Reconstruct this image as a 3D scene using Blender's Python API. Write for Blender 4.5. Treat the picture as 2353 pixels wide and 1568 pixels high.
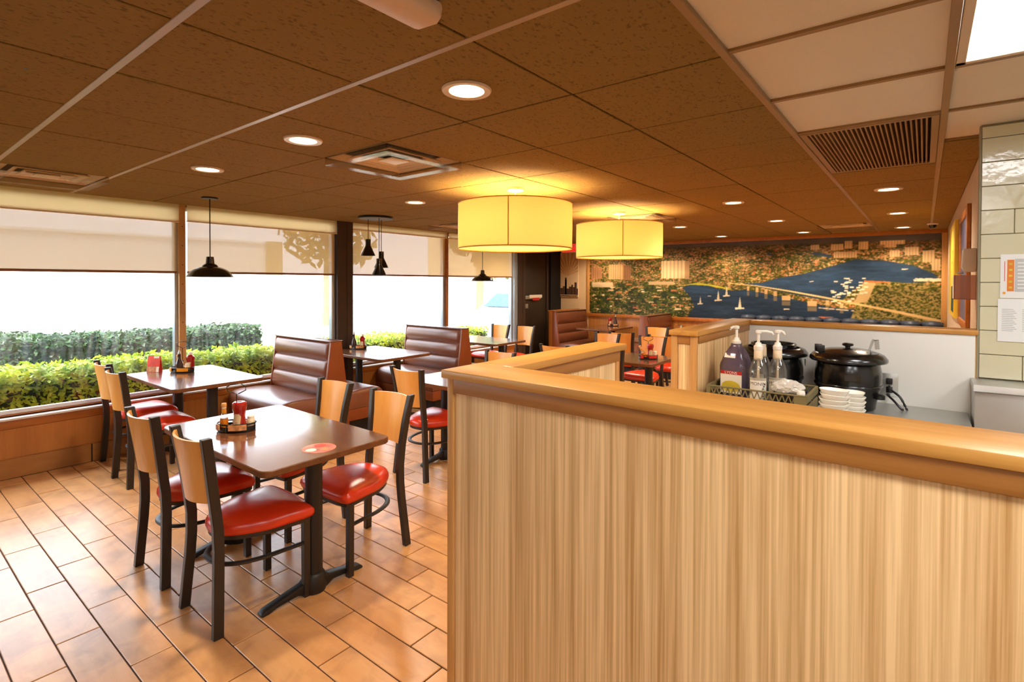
import bpy, bmesh, math, random
import numpy as np
from mathutils import Vector, Matrix
random.seed(7)
S = bpy.context.scene
COL = S.collection
PI = math.pi
CEIL = 2.365
for o in list(bpy.data.objects):
    bpy.data.objects.remove(o)

# ------------------------------------------------------------------ camera
cam_d = bpy.data.cameras.new('camera')
cam = bpy.data.objects.new('camera', cam_d)
COL.objects.link(cam)
cam_d.sensor_width = 36.0
cam_d.lens = 1206.2 / 2353 * 36
cam_d.shift_x = 0.0
cam_d.shift_y = -(784 - 664.94) / 2353
cam_d.clip_start = 0.05
yaw, pitch, roll = -0.66595, -0.013824, 0.002757
fw = Vector((math.sin(yaw) * math.cos(pitch), math.cos(yaw) * math.cos(pitch), math.sin(pitch)))
rt = Vector((math.cos(yaw), -math.sin(yaw), 0))
up = rt.cross(fw)
r2 = rt * math.cos(roll) + up * math.sin(roll)
u2 = -rt * math.sin(roll) + up * math.cos(roll)
mw = Matrix((r2, u2, -fw)).transposed().to_4x4()
mw.translation = Vector((1.1257, -1.2138, 1.6))
cam.matrix_world = mw
S.camera = cam

# ------------------------------------------------------------------ world, sun, exposure
S.view_settings.view_transform = 'Standard'
S.view_settings.look = 'None'
S.view_settings.gamma = 1.0
S.view_settings.exposure = 0.0
S.view_settings.use_curve_mapping = False
W = bpy.data.worlds.new('sky')
S.world = W
W.use_nodes = True
wn = W.node_tree.nodes
bg = wn['Background']
sky = wn.new('ShaderNodeTexSky')
sky.sky_type = 'NISHITA'
sky.sun_disc = False
sky.sun_elevation = math.radians(48)
sky.sun_rotation = math.radians(200)
sky.air_density = 1.6
sky.dust_density = 4.0
sky.ozone_density = 1.0
mixw = wn.new('ShaderNodeMix'); mixw.data_type = 'RGBA'
mixw.inputs[0].default_value = 0.7
mixw.inputs[7].default_value = (5.2, 5.5, 6.0, 1)      # hazy bright overcast
mulw = wn.new('ShaderNodeVectorMath'); mulw.operation = 'SCALE'
mulw.inputs['Scale'].default_value = 0.5
W.node_tree.links.new(sky.outputs[0], mulw.inputs[0])
W.node_tree.links.new(mulw.outputs[0], mixw.inputs[6])
W.node_tree.links.new(mixw.outputs[2], bg.inputs['Color'])
bg.inputs['Strength'].default_value = 2.05
sd = bpy.data.lights.new('sun', 'SUN'); sd.energy = 13.0; sd.angle = math.radians(2); sd.color = (1, .93, .8)
sun = bpy.data.objects.new('sun', sd); COL.objects.link(sun)
sun.rotation_euler = Vector((-0.30, 0.55, -0.78)).to_track_quat('-Z', 'Y').to_euler()
sun.location = (-8, -6, 12)

DOWN_W = 86.0        # each recessed lamp
DRUM_W = 60.0        # bulb of each drum lamp
PANEL_E = 24.0        # radiance of the kitchen light panels


# ------------------------------------------------------------------ materials
MATS = {}


def lin(c):
    return tuple(((v / 255) / 12.92 if v / 255 <= .04045 else ((v / 255 + .055) / 1.055) ** 2.4) for v in c)


def newmat(name):
    m = bpy.data.materials.new(name)
    m.use_nodes = True
    MATS[name] = m
    nt = m.node_tree
    return m, nt, nt.nodes['Principled BSDF']


def setspec(b, v):
    b.inputs['Specular IOR Level'].default_value = v


def M(name, col, rough=.5, metal=0., spec=.5, var=0., vscale=6., bump=0., bscale=40., coat=0., emit=None, es=0.):
    m, nt, b = newmat(name)
    c = lin(col)
    b.inputs['Base Color'].default_value = (*c, 1)
    b.inputs['Roughness'].default_value = rough
    b.inputs['Metallic'].default_value = metal
    setspec(b, spec)
    if coat:
        b.inputs['Coat Weight'].default_value = coat
        b.inputs['Coat Roughness'].default_value = .12
    tc = nt.nodes.new('ShaderNodeTexCoord')
    if var:
        n = nt.nodes.new('ShaderNodeTexNoise')
        n.inputs['Scale'].default_value = vscale
        n.inputs['Detail'].default_value = 5
        nt.links.new(tc.outputs['Object'], n.inputs['Vector'])
        r = nt.nodes.new('ShaderNodeValToRGB')
        r.color_ramp.elements[0].position = .3
        r.color_ramp.elements[1].position = .7
        r.color_ramp.elements[0].color = (*[max(0, v * (1 - var)) for v in c], 1)
        r.color_ramp.elements[1].color = (*[min(1, v * (1 + var)) for v in c], 1)
        nt.links.new(n.outputs[0], r.inputs[0])
        nt.links.new(r.outputs[0], b.inputs['Base Color'])
    if bump:
        n2 = nt.nodes.new('ShaderNodeTexNoise')
        n2.inputs['Scale'].default_value = bscale
        n2.inputs['Detail'].default_value = 4
        nt.links.new(tc.outputs['Object'], n2.inputs['Vector'])
        bp = nt.nodes.new('ShaderNodeBump')
        bp.inputs['Strength'].default_value = bump
        bp.inputs['Distance'].default_value = .004
        nt.links.new(n2.outputs[0], bp.inputs['Height'])
        nt.links.new(bp.outputs[0], b.inputs['Normal'])
    if emit:
        b.inputs['Emission Color'].default_value = (*lin(emit), 1)
        b.inputs['Emission Strength'].default_value = es
    return m


def wood(name, ca, cb, axis='x', rough=.4, fine=60., stretch=22., spec=.5, big=2.5, patch=None, patch_amt=.5, coat=0., bump=.05, lo=.32, hi=.68):
    """grain runs along `axis`; every object gets its own offset"""
    m, nt, b = newmat(name)
    L = nt.links.new
    tc = nt.nodes.new('ShaderNodeTexCoord')
    oi = nt.nodes.new('ShaderNodeObjectInfo')
    off = nt.nodes.new('ShaderNodeVectorMath'); off.operation = 'SCALE'
    comb = nt.nodes.new('ShaderNodeCombineXYZ')
    for i in range(3):
        L(oi.outputs['Random'], comb.inputs[i])
    L(comb.outputs[0], off.inputs[0]); off.inputs['Scale'].default_value = 37.
    add = nt.nodes.new('ShaderNodeVectorMath'); add.operation = 'ADD'
    L(tc.outputs['Object'], add.inputs[0]); L(off.outputs[0], add.inputs[1])
    mp = nt.nodes.new('ShaderNodeMapping')
    sc = [1., 1., 1.]
    sc['xyz'.index(axis)] = 1. / stretch
    mp.inputs['Scale'].default_value = sc
    L(add.outputs[0], mp.inputs['Vector'])
    n1 = nt.nodes.new('ShaderNodeTexNoise')
    n1.inputs['Scale'].default_value = fine
    n1.inputs['Detail'].default_value = 5
    n1.inputs['Roughness'].default_value = .62
    L(mp.outputs[0], n1.inputs['Vector'])
    n2 = nt.nodes.new('ShaderNodeTexNoise')
    n2.inputs['Scale'].default_value = fine / 5
    n2.inputs['Detail'].default_value = 3
    n2.inputs['Distortion'].default_value = .6
    L(mp.outputs[0], n2.inputs['Vector'])
    mx = nt.nodes.new('ShaderNodeMix'); mx.data_type = 'FLOAT'
    mx.inputs[0].default_value = .45
    L(n1.outputs[0], mx.inputs[2]); L(n2.outputs[0], mx.inputs[3])
    r = nt.nodes.new('ShaderNodeValToRGB')
    r.color_ramp.elements[0].position = lo
    r.color_ramp.elements[1].position = hi
    r.color_ramp.elements[0].color = (*lin(ca), 1)
    r.color_ramp.elements[1].color = (*lin(cb), 1)
    L(mx.outputs[0], r.inputs[0])
    out = r.outputs[0]
    if patch:
        n3 = nt.nodes.new('ShaderNodeTexNoise')
        n3.inputs['Scale'].default_value = big
        n3.inputs['Detail'].default_value = 4
        n3.inputs['Distortion'].default_value = .8
        L(add.outputs[0], n3.inputs['Vector'])
        rr = nt.nodes.new('ShaderNodeMapRange')
        rr.inputs['From Min'].default_value = .45; rr.inputs['From Max'].default_value = .72
        rr.inputs['To Max'].default_value = patch_amt
        L(n3.outputs[0], rr.inputs['Value'])
        m2 = nt.nodes.new('ShaderNodeMix'); m2.data_type = 'RGBA'
        L(rr.outputs[0], m2.inputs[0]); L(out, m2.inputs[6])
        m2.inputs[7].default_value = (*lin(patch), 1)
        out = m2.outputs[2]
    L(out, b.inputs['Base Color'])
    b.inputs['Roughness'].default_value = rough
    setspec(b, spec)
    if coat:
        b.inputs['Coat Weight'].default_value = coat
        b.inputs['Coat Roughness'].default_value = .1
    if bump:
        bp = nt.nodes.new('ShaderNodeBump')
        bp.inputs['Strength'].default_value = bump
        bp.inputs['Distance'].default_value = .002
        L(n1.outputs[0], bp.inputs['Height']); L(bp.outputs[0], b.inputs['Normal'])
    return m


def emis(name, col, s):
    m = bpy.data.materials.new(name); m.use_nodes = True
    nt = m.node_tree
    nt.nodes.remove(nt.nodes['Principled BSDF'])
    e = nt.nodes.new('ShaderNodeEmission')
    e.inputs[0].default_value = (*lin(col), 1); e.inputs[1].default_value = s
    nt.links.new(e.outputs[0], nt.nodes['Material Output'].inputs[0])
    MATS[name] = m
    return m


def glassy(name, tint=(255, 255, 255), gloss=.08, rough=.03, milk=0., milkcol=(255, 255, 255)):
    """thin clear plastic / glass: see-through, a little reflection, optional milkiness"""
    m = bpy.data.materials.new(name); m.use_nodes = True
    nt = m.node_tree; L = nt.links.new
    nt.nodes.remove(nt.nodes['Principled BSDF'])
    t = nt.nodes.new('ShaderNodeBsdfTransparent'); t.inputs[0].default_value = (*lin(tint), 1)
    g = nt.nodes.new('ShaderNodeBsdfGlossy'); g.inputs['Roughness'].default_value = rough
    lw = nt.nodes.new('ShaderNodeLayerWeight'); lw.inputs[0].default_value = .25
    ma = nt.nodes.new('ShaderNodeMath'); ma.operation = 'MULTIPLY_ADD'
    L(lw.outputs['Fresnel'], ma.inputs[0]); ma.inputs[1].default_value = gloss * 2; ma.inputs[2].default_value = gloss * .5
    mx = nt.nodes.new('ShaderNodeMixShader')
    L(ma.outputs[0], mx.inputs[0]); L(t.outputs[0], mx.inputs[1]); L(g.outputs[0], mx.inputs[2])
    out = mx.outputs[0]
    if milk:
        d = nt.nodes.new('ShaderNodeBsdfDiffuse'); d.inputs[0].default_value = (*lin(milkcol), 1)
        m2 = nt.nodes.new('ShaderNodeMixShader'); m2.inputs[0].default_value = milk
        L(out, m2.inputs[1]); L(d.outputs[0], m2.inputs[2]); out = m2.outputs[0]
    L(out, nt.nodes['Material Output'].inputs[0])
    MATS[name] = m
    return m


oak_x = wood('oak_x', (184, 120, 46), (222, 164, 84), 'x', .33, 45, 16, bump=.04)
oak_y = wood('oak_y', (184, 120, 46), (222, 164, 84), 'y', .33, 45, 16, bump=.04)
oak_z = wood('oak_z', (186, 126, 62), (222, 166, 96), 'z', .42, 45, 16, bump=.04)
oakd_x = wood('oakd_x', (150, 92, 36), (196, 134, 66), 'x', .42, 40, 18)
oakd_y = wood('oakd_y', (150, 92, 36), (196, 134, 66), 'y', .42, 40, 18)
lam_z = wood('laminate_z', (194, 142, 80), (252, 212, 154), 'z', .5, 150, 90, spec=.35, bump=.0, lo=.36, hi=.60)
wall_wood = wood('wall_wood', (160, 96, 40), (192, 126, 62), 'z', .38, 24, 14, bump=0.)
trim_wood = wood('trim_wood', (152, 84, 26), (186, 112, 44), 'y', .35, 30, 16, bump=0.)
walnut = wood('walnut', (88, 50, 28), (128, 80, 50), 'x', .21, 45, 18, spec=.9, coat=.8, bump=.0)
walnut_edge = wood('walnut_edge', (86, 48, 22), (122, 74, 38), 'x', .4, 50, 18, bump=.0)
maple = wood('maple', (218, 148, 68), (238, 178, 98), 'z', .3, 22, 8, bump=.0, lo=.25, hi=.75)
plank = wood('tile_plank', (196, 136, 80), (224, 172, 116), 'x', .3, 14, 6, spec=.55, big=5.5, patch=(150, 104, 68), patch_amt=.55, bump=.03, lo=.3, hi=.7)
base_tile = wood('base_tile', (150, 96, 46), (182, 126, 66), 'y', .4, 14, 5, big=3, patch=(130, 80, 40), patch_amt=.5, bump=0.)
grout = M('grout', (56, 34, 24), .8, var=.15)
metal_dk = M('chair_metal', (38, 29, 23), .42, 0, .5, bump=.08, bscale=220)
cast_iron = M('cast_iron', (22, 20, 19), .45, 0, .5, bump=.05, bscale=180)
red_vinyl = M('red_vinyl', (208, 54, 22), .26, 0, .6, var=.1, vscale=9, bump=.05, bscale=320)
brown_vinyl = M('brown_vinyl', (112, 62, 40), .3, 0, .6, var=.08, vscale=5, bump=.05, bscale=260)
brown_vinyl_end = M('brown_vinyl_end', (124, 60, 24), .36, 0, .5, var=.06, vscale=5, bump=.04, bscale=260)
brown_cap = M('brown_cap', (110, 70, 52), .25, 0, .6, var=.05)
navy_vinyl = M('navy_vinyl', (52, 60, 78), .45, 0, .4, var=.1, vscale=6)
black = M('black', (18, 16, 15), .4, 0, .5, var=.1)
black_gloss = M('black_gloss', (14, 12, 11), .22, 0, .6, var=.1, coat=.3)
black_matte = M('black_matte', (16, 13, 12), .7, var=.1)


def ceiling_mat(name, col, amount):
    m, nt, b = newmat(name); L = nt.links.new
    tc = nt.nodes.new('ShaderNodeTexCoord'); oi = nt.nodes.new('ShaderNodeObjectInfo')
    add = nt.nodes.new('ShaderNodeVectorMath'); add.operation = 'ADD'
    sc = nt.nodes.new('ShaderNodeVectorMath'); sc.operation = 'SCALE'; sc.inputs['Scale'].default_value = 50
    cb = nt.nodes.new('ShaderNodeCombineXYZ'); L(oi.outputs['Random'], cb.inputs[0]); L(oi.outputs['Random'], cb.inputs[1])
    L(cb.outputs[0], sc.inputs[0]); L(tc.outputs['Object'], add.inputs[0]); L(sc.outputs[0], add.inputs[1])
    mp = nt.nodes.new('ShaderNodeMapping'); mp.inputs['Scale'].default_value = (1, .55, 1); L(add.outputs[0], mp.inputs[0])
    n = nt.nodes.new('ShaderNodeTexNoise'); n.inputs['Scale'].default_value = 95; n.inputs['Detail'].default_value = 3
    L(mp.outputs[0], n.inputs['Vector'])
    r = nt.nodes.new('ShaderNodeValToRGB'); c = lin(col)
    r.color_ramp.elements[0].position = .30; r.color_ramp.elements[1].position = .44
    r.color_ramp.elements[0].color = (*[v * (1 - amount) for v in c], 1)
    r.color_ramp.elements[1].color = (*c, 1)
    L(n.outputs[0], r.inputs[0]); L(r.outputs[0], b.inputs['Base Color'])
    bp = nt.nodes.new('ShaderNodeBump'); bp.inputs['Strength'].default_value = amount * .9; bp.inputs['Distance'].default_value = .004
    L(n.outputs[0], bp.inputs['Height']); L(bp.outputs[0], b.inputs['Normal'])
    b.inputs['Roughness'].default_value = .9; setspec(b, .1)
    return m


ceil_brown = ceiling_mat('ceiling_brown', (146, 114, 64), .42)
ceil_white = ceiling_mat('ceiling_white', (238, 220, 194), .03)
tbar_brown = M('t_bar_brown', (150, 114, 72), .38, var=.05)
tbar_shaded = M('t_bar_shaded', (96, 66, 38), .8, var=.05)  # brown tee darkened: shade of the tile grooves put into the colour
tbar_reflect = M('t_bar_reflect', (176, 146, 112), .34, var=.05)  # brown tee made paler: the window's reflection painted into its colour
white_paint = M('white_paint', (226, 218, 202), .6, var=.02)
cream_paint = M('cream_paint', (236, 200, 152), .7, var=.02)
kitchen_white = M('kitchen_white', (232, 228, 218), .42, var=.02, vscale=3)
beige_paint = M('beige_paint', (196, 170, 140), .75, var=.04, bump=.15, bscale=120)
dark_brown = M('dark_brown', (58, 40, 28), .5, var=.08)
door_brown = M('door_brown', (50, 36, 22), .5, var=.05)
alu = M('aluminium', (176, 190, 204), .35, .6, var=.03)
tan_strip = M('tan_strip', (206, 160, 104), .5, var=.04)
valance_m = M('valance', (236, 212, 170), .55, var=.03)
hem_m = M('hem_bar', (150, 100, 60), .5, var=.03)
sill_white = M('sill_white', (226, 222, 222), .35, var=.02)
steel = M('stainless', (190, 190, 184), .35, .75, var=.06, vscale=5)
steel_highlight = M('stainless_highlight', (236, 236, 232), .3, .3, var=.02)  # paler steel: the highlight along the cabinet's front edge, painted in
tile_sage = M('tile_sage', (214, 208, 176), .12, 0, .6, var=.03, vscale=4, bump=.55, bscale=16)
tile_grout = M('tile_grout', (150, 142, 116), .8, var=.04)
paper = M('paper', (236, 236, 232), .7, var=.01)
paper_grey = M('paper_print', (196, 196, 194), .8, var=.05)
orange = M('orange_print', (226, 128, 36), .6, var=.04)
yellow = M('yellow_print', (232, 196, 60), .5, var=.08, vscale=3)
teal = M('teal_print', (26, 62, 58), .6, var=.1)
blue_print = M('blue_print', (90, 90, 120), .35, var=.25, vscale=4)
ketchup_m = M('ketchup', (158, 14, 10), .2, 0, .6, var=.06, coat=.4)
label_cream = M('label_cream', (214, 188, 146), .6, var=.05, vscale=40)
label_red = M('label_red', (196, 34, 26), .5, var=.05)
label_yellow = M('label_yellow', (214, 184, 52), .5, var=.18, vscale=20)
label_white = M('label_white', (238, 226, 206), .55, var=.04, vscale=30)
hot_orange = M('hot_sauce', (222, 126, 24), .25, 0, .5, var=.15, vscale=40)
cap_wood = M('wooden_cap', (230, 164, 92), .5, var=.06, vscale=60)
cream_plastic = M('cream_plastic', (236, 212, 176), .45, var=.03)
white_plastic = M('white_plastic', (240, 230, 214), .35, var=.02)
china = M('white_china', (242, 236, 222), .15, 0, .6, var=.015)
crate_m = M('crate_plastic', (122, 106, 66), .5, var=.08)
syrup_m = M('dark_syrup', (52, 34, 34), .15, 0, .6, var=.15, vscale=12)
jug_m = glassy('jug_plastic', (176, 160, 170), .12, .1, .30, (150, 130, 150))
clear = glassy('clear_glass', (236, 236, 232), .22, .03, .03)
acrylic = glassy('clear_acrylic', (246, 242, 236), .05, .15, .04, (240, 220, 190))
smoke_acrylic = glassy('smoky_acrylic', (240, 222, 214), .10, .08, .22, (226, 196, 184))
hot_glass = glassy('bottle_glass', (240, 246, 250), .25, .03, .06)
text_dark = M('ink', (62, 44, 34), .6, var=.02)
text_white = M('white_ink', (246, 240, 232), .6, var=.02)
text_red = M('red_ink', (200, 30, 30), .6, var=.02)
lamp_on = emis('lamp_on', (255, 232, 196), 18)
panel_on = emis('panel_on', (246, 247, 248), PANEL_E)
sign_red = emis('sign_red', (235, 40, 30), 1.2)
white_metal = M('white_metal', (226, 202, 172), .4, var=.03)
diff_m = M('diffuser_white', (232, 208, 176), .45, var=.04)
fix_white = M('fixture_white', (226, 192, 158), .35, var=.02)
card_red = M('card_red', (222, 62, 38), .4, var=.2, vscale=16)
card_tan = M('card_tan', (196, 130, 84), .45, var=.35, vscale=60)
sticker_m = M('sticker_print', (222, 120, 104), .3, var=.55, vscale=22)
packet_mix = M('packets', (214, 150, 96), .5, var=.4, vscale=45)
packet_or = M('packet_orange', (240, 156, 24), .4, var=.05)
bag_m = glassy('plastic_bag', (240, 236, 230), .3, .2, .5, (246, 238, 224))
asphalt = M('asphalt', (196, 194, 188), .9, var=.08, vscale=2)
ext_white = M('exterior_white', (236, 234, 228), .8, var=.02)
ext_dark = M('exterior_band', (176, 160, 120), .8, var=.05)
car_white = M('car_paint', (236, 238, 242), .25, .0, .6, var=.01, coat=.5)
car_glass = M('car_glass', (52, 74, 112), .5, .0, .15, var=.03)
rubber = M('rubber', (34, 34, 34), .8, var=.1)
bark = M('bark', (120, 98, 70), .9, var=.2)
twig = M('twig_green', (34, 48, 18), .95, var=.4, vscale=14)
soil = M('soil', (58, 48, 34), .95, var=.2)


def leafmat(name, a, b_, tr=.3):
    m = bpy.data.materials.new(name); m.use_nodes = True
    nt = m.node_tree; L = nt.links.new; b = nt.nodes['Principled BSDF']
    tc = nt.nodes.new('ShaderNodeTexCoord')
    n = nt.nodes.new('ShaderNodeTexNoise'); n.inputs['Scale'].default_value = 7; n.inputs['Detail'].default_value = 6
    L(tc.outputs['Object'], n.inputs['Vector'])
    r = nt.nodes.new('ShaderNodeValToRGB'); r.color_ramp.elements[0].position = .35; r.color_ramp.elements[1].position = .68
    r.color_ramp.elements[0].color = (*lin(a), 1); r.color_ramp.elements[1].color = (*lin(b_), 1)
    L(n.outputs[0], r.inputs[0]); L(r.outputs[0], b.inputs['Base Color'])
    b.inputs['Roughness'].default_value = .5
    t = nt.nodes.new('ShaderNodeBsdfTranslucent'); L(r.outputs[0], t.inputs[0])
    mx = nt.nodes.new('ShaderNodeMixShader'); mx.inputs[0].default_value = tr
    L(b.outputs[0], mx.inputs[1]); L(t.outputs[0], mx.inputs[2]); L(mx.outputs[0], nt.nodes['Material Output'].inputs[0])
    return m


leaf_light = leafmat('leaf_light', (104, 140, 22), (206, 214, 52))
leaf_dark = leafmat('leaf_dark', (20, 46, 22), (56, 92, 40))
leaf_tree = leafmat('leaf_tree', (70, 84, 24), (140, 140, 50))


def shade_fabric():
    m = bpy.data.materials.new('screen_fabric'); m.use_nodes = True
    nt = m.node_tree; L = nt.links.new
    nt.nodes.remove(nt.nodes['Principled BSDF'])
    t = nt.nodes.new('ShaderNodeBsdfTransparent')
    d = nt.nodes.new('ShaderNodeBsdfDiffuse'); d.inputs[0].default_value = (*lin((214, 184, 136)), 1)
    tl = nt.nodes.new('ShaderNodeBsdfTranslucent'); tl.inputs[0].default_value = (*lin((196, 160, 106)), 1)
    m1 = nt.nodes.new('ShaderNodeMixShader'); m1.inputs[0].default_value = .20
    L(d.outputs[0], m1.inputs[1]); L(tl.outputs[0], m1.inputs[2])
    tc = nt.nodes.new('ShaderNodeTexCoord')
    n = nt.nodes.new('ShaderNodeTexNoise'); n.inputs['Scale'].default_value = 4; L(tc.outputs['Object'], n.inputs['Vector'])
    mr = nt.nodes.new('ShaderNodeMapRange'); mr.inputs['To Min'].default_value = .95; mr.inputs['To Max'].default_value = .938
    L(n.outputs[0], mr.inputs[0])
    m2 = nt.nodes.new('ShaderNodeMixShader'); L(mr.outputs[0], m2.inputs[0])
    L(t.outputs[0], m2.inputs[1]); L(m1.outputs[0], m2.inputs[2])
    L(m2.outputs[0], nt.nodes['Material Output'].inputs[0])
    return m


def window_glass():
    """pane with condensation: misted low down with vertical runs"""
    m = bpy.data.materials.new('window_glass'); m.use_nodes = True
    nt = m.node_tree; L = nt.links.new
    nt.nodes.remove(nt.nodes['Principled BSDF'])
    t = nt.nodes.new('ShaderNodeBsdfTransparent'); t.inputs[0].default_value = (.93, .95, .96, 1)
    g = nt.nodes.new('ShaderNodeBsdfGlossy'); g.inputs['Roughness'].default_value = .02
    mx = nt.nodes.new('ShaderNodeMixShader'); mx.inputs[0].default_value = .05
    L(t.outputs[0], mx.inputs[1]); L(g.outputs[0], mx.inputs[2])
    fog = nt.nodes.new('ShaderNodeBsdfTranslucent'); fog.inputs[0].default_value = (.9, .93, .95, 1)
    tc = nt.nodes.new('ShaderNodeTexCoord')
    mp = nt.nodes.new('ShaderNodeMapping'); mp.inputs['Scale'].default_value = (1, 1, .12); L(tc.outputs['Object'], mp.inputs[0])
    n = nt.nodes.new('ShaderNodeTexNoise'); n.inputs['Scale'].default_value = 26; n.inputs['Detail'].default_value = 4; L(mp.outputs[0], n.inputs['Vector'])
    sp = nt.nodes.new('ShaderNodeSeparateXYZ'); L(tc.outputs['Object'], sp.inputs[0])
    # mist strongest around z 0.75-1.15, gone by the sill and above 1.3
    up_ = nt.nodes.new('ShaderNodeMapRange'); up_.inputs['From Min'].default_value = .62; up_.inputs['From Max'].default_value = 1.02
    up_.interpolation_type = 'SMOOTHSTEP'; L(sp.outputs[2], up_.inputs[0])
    nr = nt.nodes.new('ShaderNodeMapRange'); nr.inputs['From Min'].default_value = .34; nr.inputs['From Max'].default_value = .66
    nr.inputs['To Min'].default_value = .0; nr.inputs['To Max'].default_value = .025
    L(n.outputs[0], nr.inputs[0])
    ml = nt.nodes.new('ShaderNodeMath'); ml.operation = 'MULTIPLY'; L(up_.outputs[0], ml.inputs[0]); L(nr.outputs[0], ml.inputs[1])
    m2 = nt.nodes.new('ShaderNodeMixShader'); L(ml.outputs[0], m2.inputs[0])
    L(mx.outputs[0], m2.inputs[1]); L(fog.outputs[0], m2.inputs[2])
    L(m2.outputs[0], nt.nodes['Material Output'].inputs[0])
    return m


def drum_fabric(name, col, tcol, mix):
    m = bpy.data.materials.new(name); m.use_nodes = True
    nt = m.node_tree; L = nt.links.new
    nt.nodes.remove(nt.nodes['Principled BSDF'])
    d = nt.nodes.new('ShaderNodeBsdfDiffuse'); d.inputs[0].default_value = (*lin(col), 1)
    tl = nt.nodes.new('ShaderNodeBsdfTranslucent'); tl.inputs[0].default_value = (*lin(tcol), 1)
    m1 = nt.nodes.new('ShaderNodeMixShader'); m1.inputs[0].default_value = mix
    L(d.outputs[0], m1.inputs[1]); L(tl.outputs[0], m1.inputs[2])
    L(m1.outputs[0], nt.nodes['Material Output'].inputs[0])
    return m


fabric = shade_fabric()
valance_f = drum_fabric('valance_fabric', (226, 200, 156), (226, 200, 150), .42)
pane_m = window_glass()
drum_m = drum_fabric('drum_fabric', (255, 230, 160), (255, 198, 112), .135)
drum_diff = drum_fabric('drum_diffuser', (255, 246, 224), (255, 240, 206), .6)


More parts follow.
